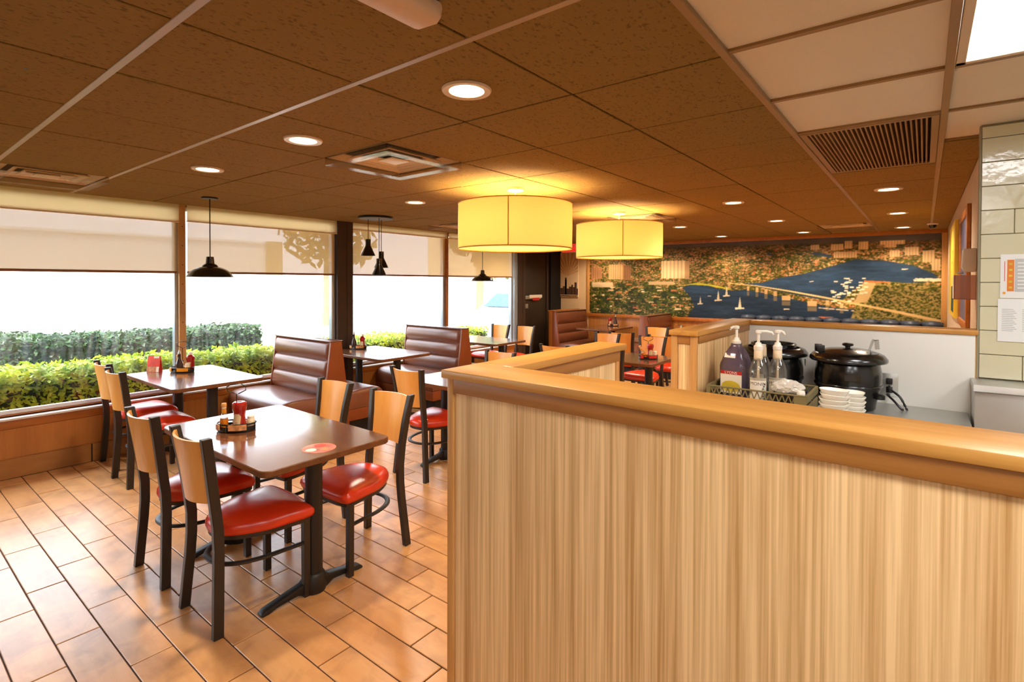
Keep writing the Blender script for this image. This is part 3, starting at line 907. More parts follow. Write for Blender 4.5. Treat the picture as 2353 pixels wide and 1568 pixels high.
mm, nt, b = newmat('mural_print')
va = nt.nodes.new('ShaderNodeVertexColor'); va.layer_name = 'print'
nt.links.new(va.outputs[0], b.inputs['Base Color']); b.inputs['Roughness'].default_value = .45; setspec(b, .3)
me.materials.append(mm)
mural = MB().box(X0, X1, YB - .011, YB - .001, Z0, Z1).build('mural', paper)
tag(mural, 'wide harbour panorama with bridge and sailboats printed across the back wall', 'mural')
put('printed_sheet', me, mural)

# ================================================================== OAK-CAPPED HALF WALLS
HT = 1.37
hw = thing('half_wall', 'long pale oak half wall with golden oak cap filling the lower right', 'partition', (.132, -.25, 0))
def hwp(mb, name, mat, bev=.0015):
    mb.v = [(x - .132, y + .25, z) for x, y, z in mb.v]
    return mb.build(name, mat, hw, bevel=bev)
hwp(MB().box(.132, 3.2, -.25, -.0985, 1.348, HT), 'cap', oak_x, .003)
hwp(MB().box(.132, .252, -.0975, .596, 1.348, HT), 'cap', oak_y, .003)
hwp(MB().box(.150, 3.2, -.229, -.118, 0, 1.348).box(.150, .226, -.118, .568, 0, 1.348), 'core', lam_z, 0)
hwp(MB().box(.168, 3.2, -.234, -.229, .10, 1.315), 'panel', lam_z, .001)
hwp(MB().box(.170, 3.2, -.2425, -.229, 1.312, 1.348), 'apron', oakd_x)
hwp(MB().box(.145, .167, -.2395, -.217, 0, 1.348), 'corner_post', oak_z, .002)
hwp(MB().box(.138, .150, -.22, .574, 1.312, 1.348), 'apron', oakd_y)
hwp(MB().box(.146, .150, -.215, .56, .1, 1.312), 'panel', lam_z, .001)
# inner (station) faces
hwp(MB().box(.226, .238, -.118, .570, 1.308, 1.348), 'apron', oakd_y)
hwp(MB().box(.226, .230, -.116, .545, .1, 1.308), 'panel', lam_z, .001)
hwp(MB().box(.238, 3.2, -.118, -.107, 1.308, 1.348), 'apron', oakd_x)
hwp(MB().box(.143, .2335, .556, .574, 0, 1.348), 'end_post', oak_z, .002)
hwp(MB().box(.226, .2345, .547, .556, 0, 1.308), 'stile', oak_z, .001)

hb = thing('half_wall', 'oak half wall wrapping behind the two black soup kettles', 'partition', (.15, 1.26, 0))
def hbp(mb, name, mat, bev=.0015):
    mb.v = [(x - .15, y - 1.26, z) for x, y, z in mb.v]
    return mb.build(name, mat, hb, bevel=bev)
hbp(MB().box(.150, .292, 1.262, 2.335, 1.345, HT), 'cap', oak_y, .003)
hbp(MB().box(.293, 1.336, 2.205, 2.335, 1.345, HT), 'cap', oak_x, .003)
hbp(MB().box(.164, .277, 1.285, 2.32, 0, 1.345).box(.277, 1.334, 2.222, 2.32, 0, 1.345), 'core', lam_z, 0)
hbp(MB().box(.277, .286, 1.30, 2.222, 1.308, 1.345), 'apron', oakd_y)
hbp(MB().box(.277, .280, 1.302, 2.22, .9, 1.308), 'panel', lam_z, .001)
hbp(MB().box(.158, .190, 1.272, 1.29, 0, 1.345), 'stile', oak_z, .002)
hbp(MB().box(.251, .283, 1.272, 1.29, 0, 1.345), 'stile', oak_z, .002)
hbp(MB().box(.191, .250, 1.274, 1.288, 1.305, 1.345), 'top_rail', oakd_x, .002)
hbp(MB().box(.191, .250, 1.280, 1.286, .1, 1.304), 'panel', lam_z, .001)
hbp(MB().box(.279, 1.325, 2.216, 2.222, .90, 1.344), 'backsplash', kitchen_white, .001)
hbp(MB().box(.152, .164, 1.30, 2.32, 1.308, 1.345), 'apron', oakd_y)

# ================================================================== CHAIRS
seat_ctrl = [(-.19, .462), (0, .472), (.19, .462), (.222, .425), (.212, .33), (.195, .22), (.140, .115), (.08, .058), (0, .042),
             (-.08, .058), (-.140, .115), (-.195, .22), (-.212, .33), (-.222, .425)]
so = smooth_closed([(x, y) for x, y in seat_ctrl], 3)


def seat_loop(s, z):
    return [(x * s, .25 + (y - .25) * s, z) for x, y in so]


seat_mb = MB().rings([seat_loop(.93, .404), seat_loop(.995, .408), seat_loop(1.02, .424), seat_loop(1.01, .443), seat_loop(.955, .461),
                      seat_loop(.80, .477), seat_loop(.55, .488), seat_loop(.25, .493)])
seat_me = seat_mb.mesh('seat', red_vinyl, ang=80)
frame_me = MB().rings([seat_loop(.93, .385), seat_loop(.96, .385), seat_loop(.965, .409), seat_loop(.93, .409)]).mesh('seat_frame', metal_dk)
post_pts = [(.186, .0, 0), (.172, .008, .14), (.157, .016, .28), (.150, .02, .38), (.146, .018, .48), (.146, .004, .60), (.158, -.018, .76), (.177, -.042, .905)]
rear_l = MB().sweep_rect([(-x, y, z) for x, y, z in post_pts], .0155, .022).mesh('leg', metal_dk, bevel=.003, seg=1)
rear_r = MB().sweep_rect([(x, y, z) for x, y, z in post_pts], .0155, .022).mesh('leg', metal_dk, bevel=.003, seg=1)
fr = []
for s in (-1, 1):
    fr.append(MB().sweep_rect([(s * .198, .420, 0), (s * .198, .418, .40)], .0165, .0165).mesh('leg', metal_dk, bevel=.002, seg=1))
ring_pts = [(-.198, .42, .275)] + [(x * .98, y, .275) for x, y in smooth_open([(-.192, .33), (-.18, .22), (-.142, .12), (-.08, .062), (0, .045), (.08, .062), (.142, .12), (.18, .22), (.192, .33)], 3)] + [(.198, .42, .275)]
ring_me = MB().tube(ring_pts, .0155, 8, flat=.62).mesh('stretcher', metal_dk)
cap_me = MB().box(-.0135, .0135, -.019, .019, 0, .012).mesh('foot_cap', rubber)


def back_mesh():
    loops = []
    n = 13
    for z, lean in ((.592, .005), (.60, .004), (.74, -.015), (.88, -.038), (.888, -.0392)):
        e = .010 if z in (.592, .888) else 0
        l = []
        for side in (1, -1):
            for k in range(n):
                u = -1 + 2 * k / (n - 1)
                if side < 0: u = -u
                x = u * (.136 + (z - .60) * .108)
                y = lean - .050 * (1 - u * u) ** 1.0 + (0.006 if side > 0 else -.006)
                l.append((x, y, z))
        loops.append(l)
    return MB().rings(loops).mesh('backrest', maple, ang=50)


back_me = back_mesh()
CHAIR_G = 'maple backed dining chairs with red seats'


def make_chair(label):
    t = thing('dining_chair', label, 'chair', group=CHAIR_G)
    put('seat', seat_me, t); put('seat_frame', frame_me, t); put('backrest', back_me, t)
    for m in (rear_l, rear_r, fr[0], fr[1]): put('leg', m, t)
    put('stretcher', ring_me, t)
    return t


chairs = [
    (-1.53, -.195, 0, 'maple backed red seat chair nearest the camera, at the front table'),
    (-2.147, -.200, .02, 'second red seat chair beside the nearest one, at the front table by the condiment caddy'),
    (-1.52, .882, PI + .03, 'red seat chair on the far side of the front table, beside the half wall'),
    (-2.125, .875, PI, 'chair half hidden behind the front table in front of the brown booth'),
    (-3.845, .13, 0, 'chair with sunlit back at the menu card table, nearer the camera of two'),
    (-4.40, .19, 0, 'chair against the low window wall at the menu card table'),
    (-2.16, 1.632, 0, 'chair between the front table and the half wall corner, red seat facing away'),
    (-2.205, 2.80, PI, 'chair whose back top shows just over the left end of the half wall cap'),
    (-4.36, 5.43, PI, 'chair with pale back at the window beyond the second brown booth'),
    (-3.88, 5.47, PI, 'chair with pale back in front of the dark brown door'),
    (-2.10, 3.69, 0, 'chair whose top rail alone shows above the half wall under the first drum lamp'),
    (-1.475, 3.75, 0, 'red seat chair seen edge on just past the half wall end'),
    (-2.29, 5.22, PI, 'pale backed chair showing just above the far end of the half wall cap'),
    (-1.63, 5.2, PI, 'chair behind the ketchup bottle and tilted hot sauce, beside the second half wall'),
    (-2.21, 5.56, 0, 'golden backed chair behind the pale one beyond the half wall end'),
    (-1.60, 5.50, 0, 'chair whose back edge peeks over another next to the second half wall post'),
    (-2.17, 6.64, PI, 'farthest chair, under the far booth back and behind the tall dark bottle'),
]
ch0 = make_chair(chairs[0][3]); ch0.location = (chairs[0][0], chairs[0][1], 0); ch0.rotation_euler.z = chairs[0][2]
for x, y, r, lb in chairs[1:]:
    dup(ch0, (x, y, 0), r, lb)

# ================================================================== TABLES
def rrect(x0, x1, y0, y1, r, n=4):
    p = []
    for cx, cy, a0 in ((x1 - r, y1 - r, 0), (x0 + r, y1 - r, 90), (x0 + r, y0 + r, 180), (x1 - r, y0 + r, 270)):
        for k in range(n + 1):
            a = math.radians(a0 + 90 * k / n)
            p.append((cx + r * math.cos(a), cy + r * math.sin(a)))
    return p


foot_half = [(.0, .0), (.0, .085), (.045, .085), (.075, .062), (.14, .05), (.22, .034), (.265, .026), (.285, .012), (.285, 0.0), (.25, 0), (.21, .012), (.10, .02), (.06, .0)]


def make_table(label, L_, Wd, loc, rot=0., group='brown laminate dining tables'):
    t = thing('dining_table', label, 'table', loc, rot, group)
    pts = rrect(-L_ / 2, L_ / 2, -Wd / 2, Wd / 2, .045)
    def lp(s, z): return [(x - s * (1 if x > 0 else -1), y - s * (1 if y > 0 else -1), z) for x, y in pts]
    top = MB().rings([lp(.004, .718), lp(0, .722), lp(0, .746), lp(.003, .750)])
    top.m = [1] * len(top.m); top.m[-1] = 0
    top.build('tabletop', [walnut, walnut_edge], t, ang=30)
    for s in (-1, 1):
        x = s * (L_ / 2 - .185)
        MB().lathe([(.043, .06), (.043, .70)], 20, (x, 0, 0)).build('column', cast_iron, t)
        MB().box(x - .05, x + .05, -.2, .2, .70, .717).build('top_plate', cast_iron, t)
        f = MB()
        for d_ in (-1, 1):
            f.prism([(d_ * y, z) for y, z in foot_half], 'x', x - .024, x + .024)
        f.lathe([(.058, 0), (.062, .03), (.056, .085), (.046, .10)], 20, (x, 0, 0))
        f.build('foot', cast_iron, t, bevel=.006, seg=2)
    return t


tb = [
    ('front', 'front brown table with round sticker, nearest the camera', 1.205, .71, (-1.767, .28, 0), 0),
    ('menu', 'brown table at the window carrying the red menu card', 1.12, .73, (-4.03, .725, 0), 0),
    ('booth', 'table between the two brown booths at the window', 1.10, .75, (-4.055, 2.755, 0), 0),
    ('fourth', 'table past the second booth, before the two pale chairs at the window', 1.15, .73, (-4.025, 4.60, 0), 0),
    ('mid', 'table mostly hidden behind the left corner of the half wall', 1.20, .71, (-1.86, 2.145, 0), 0),
    ('aisle', 'table with tilted hot sauce seen through the gap between half walls', 1.22, .73, (-1.69, 4.285, 0), 0),
    ('deep', 'table with the tall dark bottle, behind the one seen in the gap', 1.20, .71, (-1.75, 6.2, 0), 0),
    ('far', 'dark table between the two far booths under the panorama', 1.0, .70, (-3.62, 7.68, 0), PI / 2),
]
T = {}
for k, lb, L_, Wd, loc, r in tb:
    T[k] = make_table(lb, L_, Wd, loc, r)
MB().lathe([(.083, 0), (.083, .0006)], 32, (.475, -.005, .7502)).build('sticker', sticker_m, T['front'])
for k_, (sx, sy, sr, sm_) in enumerate(((-.03, .025, .030, card_red), (.04, .01, .024, card_tan), (.0, -.045, .026, label_white))):
    MB().lathe([(sr, 0), (sr, .0004)], 20, (.475 + sx, -.005 + sy, .7509)).build('sticker_print', sm_, T['front'])

# ================================================================== BOOTHS
def chan(z0, z1, ya, yb, x0, x1, bulge):
    """one padded channel across the back, between slanted planes y(z0)=ya and y(z1)=yb, bulging along +y"""
    loops = []
    n = 7
    prof = []
    for k in range(n + 1):
        t = k / n
        prof.append((ya + (yb - ya) * t + bulge * math.sin(PI * t) ** .55, z0 + (z1 - z0) * t))
    base = [(yb - .03 * (1 if bulge > 0 else -1), z1), (ya - .03 * (1 if bulge > 0 else -1), z0)]
    poly = prof + base
    for x, s in ((x0, .0), (x0 + .012, .7), (x0 + .03, 1.), (x1 - .05, 1.), (x1 - .018, .75), (x1, .05)):
        l = []
        for i, (y, z) in enumerate(poly):
            if i <= n:
                t = i / n
                yy = ya + (yb - ya) * t
                y = yy + (y - yy) * s
            l.append((x, y, z))
        loops.append(l)
    return MB().rings(loops)


def make_booth(label, loc, rot, L_, hgt, double=True, group='brown channel back booths'):
    t = thing('booth_bench', label, 'booth', loc, rot, group)
    top = hgt
    sides = (1, -1) if double else (1,)
    ymin = -.16 if double else -.02
    ep = [(-.062, top - .01), (.062, top - .01), (.135, .46), (.155, .10), (ymin, .10)] if double else [(-.02, top - .01), (.062, top - .01), (.135, .46), (.155, .10), (-.02, .10)]
    if double: ep = [(-.062, top - .01), (.062, top - .01), (.13, .46), (.155, .10), (-.155, .10), (-.13, .46)]
    MB().prism(ep, 'x', L_ - .028, L_).build('end_panel', brown_vinyl_end, t, bevel=.006)
    MB().prism(ep, 'x', 0, .02).build('end_panel', brown_vinyl_end, t, bevel=.004)
    MB().box(0, L_ + .002, -.072 if double else -.02, .072, top - .012, top).build('top_cap', brown_cap, t, bevel=.005)
    MB().prism([(-.045 if double else -.015, top - .012), (.045, top - .012), (.10, .40), (-.10 if double else -.015, .40)], 'x', .02, L_ - .03).build('back_frame', brown_vinyl_end, t)
    zs_ = [.452, .63, .805, top - .014]
    for s in sides:
        for k in range(3):
            ya = .108 - .055 * k / 3; yb = .108 - .055 * (k + 1) / 3
            chan(zs_[k] + .003, zs_[k + 1] - .003, s * ya, s * yb, .022, L_ - .030, s * .030).build('back_channel', brown_vinyl, t, ang=50)
        # seat: waterfall cushion
        pr = [(.10, .27), (.10, .445), (.30, .462), (.47, .465), (.54, .452), (.575, .42), (.585, .36), (.575, .275)]
        loops = []
        for x, q in ((.01, .0), (.02, .8), (.05, 1), (L_ - .06, 1), (L_ - .014, .82), (L_ - .001, .2)):
            loops.append([(x, s * y, z - (.018 * (1 - q) if z > .4 else 0)) for y, z in pr])
        MB().rings(loops).build('seat', brown_vinyl, t, ang=50)
        MB().box(.01, L_ - .002, min(s * .10, s * .572), max(s * .10, s * .572), .15, .268).build('seat_rail', brown_vinyl_end, t, bevel=.006)
        MB().box(.02, L_ - .05, min(s * .09, s * .50), max(s * .09, s * .50), 0, .15).build('toe_kick', black_matte, t)
    return t


b1 = make_booth('nearest brown double booth bench, its padded back facing the menu card table', (-4.62, 1.85, 0), 0, 1.09, 1.0)
dup(b1, (-4.62, 3.745, 0), 0, 'second brown double booth bench along the window, beyond the first')
make_booth('far brown booth bench standing beside the rayed skyline poster', (-4.40, 8.20, 0), -PI / 2, 1.12, 1.045, False)
make_booth('far double booth bench under the panorama, right of the far table', (-2.60, 8.20, 0), -PI / 2, 1.07, 1.035)
# navy banquette under the panorama
bq = thing('banquette', 'navy channel back banquette along the foot of the panorama', 'bench', (-1.30, 8.2, 0))
MB().box(0, 2.64, -.55, -.05, 0, .40).build('bench_base', wall_wood, bq, bevel=.004)
MB().box(0, 2.64, -.56, -.10, .40, .48).build('seat', navy_vinyl, bq, bevel=.02)
MB().box(0, 2.64, -.07, -.0, .40, 1.05).build('back_board', navy_vinyl, bq, bevel=.004)
for k in range(11):
    x = k * .24
    MB().lathe([(.119, .5), (.119, 1.03), (.09, 1.062), (.03, 1.07)], 12, (x + .12, -.09, 0)).build('back_channel', navy_vinyl, bq).scale = (1, 1, 1)
cap_ = thing('wood_end_cap', 'narrow wooden end panel beside the far booth and dark corner', 'panel', (-4.52, 7.22, 0))
MB().box(-.06, .06, -.02, .9, 0, 1.03).build('board', wall_wood, cap_, bevel=.004)
MB().box(-.07, .07, -.03, .92, 1.03, 1.055).build('cap', trim_wood, cap_, bevel=.004)

# ================================================================== LAMPS
def spot(name, loc, watts, col, size, blend, rad, parent=None):
    l = bpy.data.lights.new(name, 'SPOT'); l.energy = watts; l.color = col; l.spot_size = math.radians(size); l.spot_blend = blend; l.shadow_soft_size = rad
    o = bpy.data.objects.new(name, l); COL.objects.link(o); o.location = loc
    if parent: o.parent = parent
    return o


dl_ring = MB().lathe([(.066, .004), (.070, -.004), (.094, -.006), (.098, .0), (.098, .004)], 36).mesh('trim_ring', white_metal)
dl_lens = MB().lathe([(.0, .0015), (.068, .0015), (.068, .006), (0, .006)], 28, close=False).mesh('lens', lamp_on)
WARM = (1, .84, .62)
dn = [(0, 0, 'large recessed ceiling light nearest the camera'), (2, 0, 'recessed light left of the square air diffuser'),
      (4, 0, 'recessed light above the wide black pendant lamp'), (4, 3, 'recessed light left of the first yellow drum lamp'),
      (0, 6, 'recessed light between the second drum lamp and the slatted return grille'), (-2, 6, 'recessed light just below the slatted return grille'),
      (-2, 9, 'recessed light second below the slatted return grille'), (-2, 12, 'recessed light near the small camera over the panorama'),
      (0, 9, 'recessed light in the middle of three rows before the panorama'), (0, 12, 'recessed light nearest the panorama, centre row'),
      (2, 12, 'recessed light nearest the panorama, row by the second drum lamp'), (2, 9, 'recessed light just right of the second drum lamp'),
      (4, 6, 'recessed light hidden behind the first yellow drum lamp'), (4, 9, 'recessed light hidden behind the second yellow drum lamp'), (4, 12, 'recessed light near the panorama, hidden by the second drum lamp'),
      (6, 9, 'recessed light beside the brown door, hidden by the first drum lamp'), (6, 12, 'recessed light over the far booth, hidden by the second drum lamp')]
for j, i, lb in dn:
    t = thing('recessed_light', lb, 'ceiling light', (-(j + .5) * GX, (i + .5) * GY, CEIL - .0135), group='round recessed ceiling lights')
    put('trim_ring', dl_ring, t); put('lens', dl_lens, t)
    spot('bulb', (0, 0, -.012), DOWN_W, WARM, 150, .7, .06, t)

DR = .457


def make_drum(label, loc):
    t = thing('drum_lamp', label, 'pendant lamp', loc, group='yellow drum pendant lamps')
    MB().lathe([(.0, CEIL), (.062, CEIL), (.066, CEIL - .006), (.066, CEIL - .028), (.06, CEIL - .034), (0, CEIL - .034)], 24, close=False).build('canopy', white_metal, t)
    MB().tube([(0, 0, CEIL - .03), (0, 0, 2.02)], .007, 8).build('stem', white_metal, t)
    MB().lathe([(DR, 1.866), (DR + .002, 2.04), (DR, 2.222)], 72, close=False).build('shade', drum_m, t)
    e = MB()
    for z_ in (1.866, 2.222):
        e.tube([(DR * math.cos(a), DR * math.sin(a), z_) for a in [2 * PI * k / 72 for k in range(72)]], .0045, 6, closed=True)
    e.build('shade_rims', wood_gold, t)
    a = -1.02
    MB().tube([((DR + .003) * math.cos(a), (DR + .003) * math.sin(a), z_) for z_ in (1.866, 2.04, 2.222)], .004, 6).build('seam', wood_gold, t)
    MB().lathe([(0, 1.872), (DR - .008, 1.872), (DR - .008, 1.876), (0, 1.876)], 48, close=False).build('diffuser', drum_diff, t)
    sp = MB()
    for k in range(3):
        a = 2 * PI * k / 3
        sp.tube([(0, 0, 2.19), (DR * math.cos(a), DR * math.sin(a), 2.21)], .004, 6)
    sp.build('spider', white_metal, t)
    for k in range(3):
        a = 2 * PI * k / 3 + .5
        l = bpy.data.lights.new('bulb', 'POINT'); l.energy = DRUM_W / 3; l.color = (1, .80, .48); l.shadow_soft_size = .05
        o = bpy.data.objects.new('bulb', l); COL.objects.link(o); o.location = (.16 * math.cos(a), .16 * math.sin(a), 2.03); o.parent = t
    return t


wood_gold = M('drum_trim', (214, 160, 60), .5, var=.03)
make_drum('large yellow drum lamp, the nearer and bigger of the two', (-1.474, 2.134, 0))
make_drum('yellow drum lamp farther back, overlapping the left of the panorama', (-1.476, 3.965, 0))


def barn_lamp(label, loc, rim, R_, h):
    t = thing('barn_pendant', label, 'pendant lamp', loc, group='wide black barn pendants')
    MB().lathe([(0, CEIL), (.068, CEIL), (.068, CEIL - .022), (0, CEIL - .024)], 28, close=False).build('canopy', black, t)
    MB().tube([(0, 0, CEIL - .02), (0, 0, rim + h)], .0045, 8).build('stem', black, t)
    q = R_ / .19
    pr = [(.021, 1.0), (.030, .99), (.036, .66), (.05, .62), (.062, .56), (.066, .50), (.095, .46), (.135, .36), (.165, .22), (.182, .08), (.190, 0)]
    p2 = [(r * q, rim + h * z_) for r, z_ in pr]
    MB().lathe(p2 + [(r - .004, z_ - (.003 if z_ > rim else 0)) for r, z_ in p2[::-1]], 40, close=False).build('shade', black_gloss, t)
    return t


barn_lamp('wide black barn pendant over the menu card table', (-3.966, .838, 0), 1.637, .19, .185)
barn_lamp('smaller looking black barn pendant below the first drum lamp', (-3.96, 4.56, 0), 1.612, .165, .16)
t = thing('cone_cluster_pendant', 'black round plate with three hanging cone lamps by the brown post', 'pendant lamp', (-3.928, 2.633, 0))
MB().lathe([(0, CEIL), (.195, CEIL), (.197, CEIL - .006), (.197, CEIL - .028), (.19, CEIL - .034), (0, CEIL - .036)], 40, close=False).build('ceiling_plate', black, t)
RT = Vector((math.cos(-.666), -math.sin(-.666), 0)); DP = Vector((math.sin(-.666), math.cos(-.666), 0))
for la, dp_, zb in ((-.095, .03, 1.905), (.042, .10, 1.765), (.066, -.10, 1.672)):
    p = RT * la + DP * dp_
    c = MB().lathe([(.012, zb + .195), (.030, zb + .192), (.030, zb + .118), (.084, zb), (.080, zb), (.026, zb + .118), (.026, zb + .17), (0, zb + .17)], 28, (p.x, p.y, 0), close=False).build('cone_shade', black_gloss, t)
    MB().tube([(p.x, p.y, CEIL - .03), (p.x, p.y, zb + .19)], .004, 6).build('cord', black, t)

# kitchen light panels (troffers)
pn = 0
for j, i in sorted(panel_cells):
    lb = {(-3, 1): 'bright white troffer panel at the upper right over the kitchen', (-3, -2): 'kitchen troffer panel directly behind and above the camera', (-3, -5): 'kitchen troffer panel at the room end behind the camera',
          (-5, 1): 'kitchen troffer panel out of frame right of the bright one', (-5, -2): 'kitchen troffer panel behind the camera toward the side wall'}.get((j, i), 'kitchen troffer panel in the far corner behind the camera')
    t = thing('troffer_light', lb, 'ceiling light', (-(j + .5) * GX, (i + .5) * GY, CEIL), group='kitchen troffer panels')
    w, h = GX / 2 - .015, GY / 2 - .015
    MB().box(-w, w, -h, -h + .028, -.004, .02).box(-w, w, h - .028, h, -.004, .02).box(-w, -w + .028, -h, h, -.004, .02).box(w - .028, w, -h, h, -.004, .02).build('frame', white_metal, t, bevel=.002, seg=1)
    MB().box(-w + .026, w - .026, -h + .026, h - .026, .004, .012).build('panel', panel_on, t)

# ================================================================== CEILING FITTINGS
dfl = [((2, 1), 'square air diffuser with clear deflector above the front of the room'), ((6, -1), 'air diffuser at the left edge over the first window shade'),
       ((6, 6), 'air diffuser at the window wall beyond the cone pendants'), ((2, 7), 'air diffuser just behind the second drum lamp'),
       ((-1, 11), 'air diffuser at the ceiling edge over the panorama')]
for (j, i), lb in dfl:
    t = thing('air_diffuser', lb, 'air vent', (-(j + .5) * GX, (i + .5) * GY, CEIL), group='square ceiling air diffusers')
    MB().box(-.28, .28, -.29, .29, .03, .05).build('backing', black_matte, t)
    for k, (s, z_) in enumerate(((.285, -.006), (.205, -.010), (.145, -.014))):
        s2 = s - (.066 if k == 0 else .05)
        q = lambda r, zz: [(-r, -r, zz), (r, -r, zz), (r, r, zz), (-r, r, zz)]
        MB().rings([q(s, z_), q(s, z_ + .006), q(s2, z_ + .034), q(s2, z_ + .028)], False, False).add([], []).build('cone', diff_m, t, ang=20)
    MB().box(-.07, .07, -.07, .07, -.016, -.008).build('centre_plate', diff_m, t, bevel=.003)
    w_ = .295
    ac = MB()
    for s in (-1, 1):
        ac.box(min(s * w_, s * (w_ - .003)), max(s * w_, s * (w_ - .003)), -w_, w_, -.05, -.002)
        ac.box(-w_, w_, min(s * w_, s * (w_ - .003)), max(s * w_, s * (w_ - .003)), -.05, -.002)
        ac.box(min(s * w_, s * (w_ - .07)), max(s * w_, s * (w_ - .07)), -w_, w_, -.053, -.050)
        ac.box(-w_, w_, min(s * w_, s * (w_ - .07)), max(s * w_, s * (w_ - .07)), -.053, -.050)
    ac.build('deflector', acrylic, t)
t = thing('return_grille', 'dark slatted return air grille in the ceiling by the tiled wall', 'air vent', (.891, 2.44, CEIL))
MB().box(-.272, .272, -.59, .59, .05, .06).build('backing', black_matte, t)
f = MB()
for a in ((-.283, -.252, -.6, .6), (.252, .283, -.6, .6)): f.box(*a, -.006, .01)
for a in ((-.252, .252, -.6, -.572), (-.252, .252, .572, .6)): f.box(*a, -.006, .01)
f.build('frame', tbar_brown, t, bevel=.002, seg=1)
sl = MB().prism([(-.0035, -.004), (.0035, -.004), (.010, .03), (.004, .03)], 'y', -.572, .572).mesh('slat', tbar_brown)
for k in range(25):
    put('slat', sl, t, (-.240 + k * .0198, 0, 0))
t = thing('ceiling_speaker', 'round ceiling speaker cover at the upper left edge', 'speaker', (-1.485, -.915, CEIL))
MB().lathe([(.173, .004), (.173, -.004), (.165, -.008), (.075, -.008), (.07, -.002), (.0, -.004)], 48, close=False).build('cover', M('speaker_white', (226, 206, 168), .5, var=.03), t)
MB().lathe([(.068, -.004), (.06, -.006), (0, -.007)], 30, close=False).build('grille', M('speaker_grille', (176, 146, 112), .6, var=.1, vscale=200), t)
for k in range(3):
    a = .9 + k * 2 * PI / 3
    MB().cyl((.14 * math.cos(a), .14 * math.sin(a), -.0095), .006, .002, 10).build('screw', metal_dk, t)
t = thing('batten_light', 'unlit white batten light at the top edge of the ceiling', 'ceiling light', (.046, -.21, CEIL))
loops = []
for y, s in ((-.0, .86), (-.012, 1.), (-.9, 1.), (-.915, .86)):
    loops.append([(x * s, y, z_) for x, z_ in ((-.056, -.018), (-.058, -.04), (-.050, -.058), (.035, -.064), (.052, -.052), (.058, -.03), (.056, -.018))])
MB().rings(loops).build('lens_cover', fix_white, t, ang=25, bevel=.002, seg=1)
MB().box(-.04, .075, -.89, -.02, -.018, .0).build('housing', metal_dk, t, bevel=.002)
t = thing('dome_camera', 'small dark security camera in the ceiling corner by the panorama', 'camera', (1.2, 7.3, CEIL))
MB().lathe([(0, 0), (.06, 0), (.06, -.02), (.045, -.03)], 20, close=False).build('mount', white_metal, t)
MB().lathe([(.04, -.028), (.038, -.05), (.024, -.07), (0, -.076)], 20, close=False).build('dome', black_gloss, t)
t = thing('exit_sign', 'red exit sign glowing between the two drum lamps', 'sign', (-4.35, 7.6, 2.182))
MB().box(-.18, .18, -.02, .02, 0, .17).build('body', white_plastic, t, bevel=.004)
MB().box(-.17, .17, -.024, -.02, .008, .162).build('face', sign_red, t)
text('lettering', 'EXIT', .15, text_white, t, lambda x, z: (x, -.026, .032 + z))
MB().box(-.02, .02, -.015, .015, .17, CEIL - 2.182).build('stem', white_plastic, t)

# ================================================================== TABLE THINGS
ZT = .7503


def packet_geo(mb, x, y, z, a, w=.045, d=.03, h=.012):
    c, s = math.cos(a), math.sin(a)
    o = len(mb.v)
    mb.box(-w / 2, w / 2, -d / 2, d / 2, 0, h)
    mb.v[o:] = [(x + p[0] * c - p[1] * s, y + p[0] * s + p[1] * c, z + p[2]) for p in mb.v[o:]]


def caddy(label, loc, rot, hh=.25, front=packet_mix):
    t = thing('condiment_caddy', label, 'caddy', loc, rot, 'black condiment caddies')
    n = 28
    oval = [(.105 * math.cos(2 * PI * k / n), .068 * math.sin(2 * PI * k / n)) for k in range(n)]
    MB().rings([[(x * .96, y * .96, 0) for x, y in oval], [(x, y, .004) for x, y in oval], [(x, y, .007) for x, y in oval]]).build('tray', black, t)
    MB().tube([(x, y, .043) for x, y in oval], .005, 6, closed=True).build('rail', black, t)
    MB().rings([[(x * .985, y * .985, .006) for x, y in oval], [(x * .985, y * .985, .030) for x, y in oval]], False, False).build('band', black, t)
    w = MB()
    for k in range(0, n, 4):
        w.tube([(oval[k][0], oval[k][1], .004), (oval[k][0], oval[k][1], .043)], .003, 6)
    w.build('uprights', black, t)
    MB().tube([(0, .0, .005), (0, 0, hh - .045)] + [(.052 * sx, 0, hh + dz) for sx, dz in ((-.35, -.038), (-1, -.026), (-1.08, -.004), (-.45, .014), (.5, .014), (1.02, -.0), (1.0, -.022), (.2, -.043))], .003, 6).build('handle', black, t)
    p = MB()
    for k in range(9):
        packet_geo(p, .02 + .045 * math.cos(k * 1.3), .03 + .012 * math.sin(k * 2.1), .008 + .004 * k, k * .7)
    o = p.build('sachets', packet_mix, t); o['kind'] = 'stuff'
    # packets tucked along the front rail
    f = MB()
    for k, (xx, aa) in enumerate(((-.080, -.62), (.022, 0.1), (.066, .45))):
        packet_geo(f, xx, -.0735 + .36 * xx * xx / .105 * 1.0, .014, aa, .036 if k != 1 else .06, .006, .030)
    o = f.build('jelly_packets', front, t); o['kind'] = 'stuff'
    return t


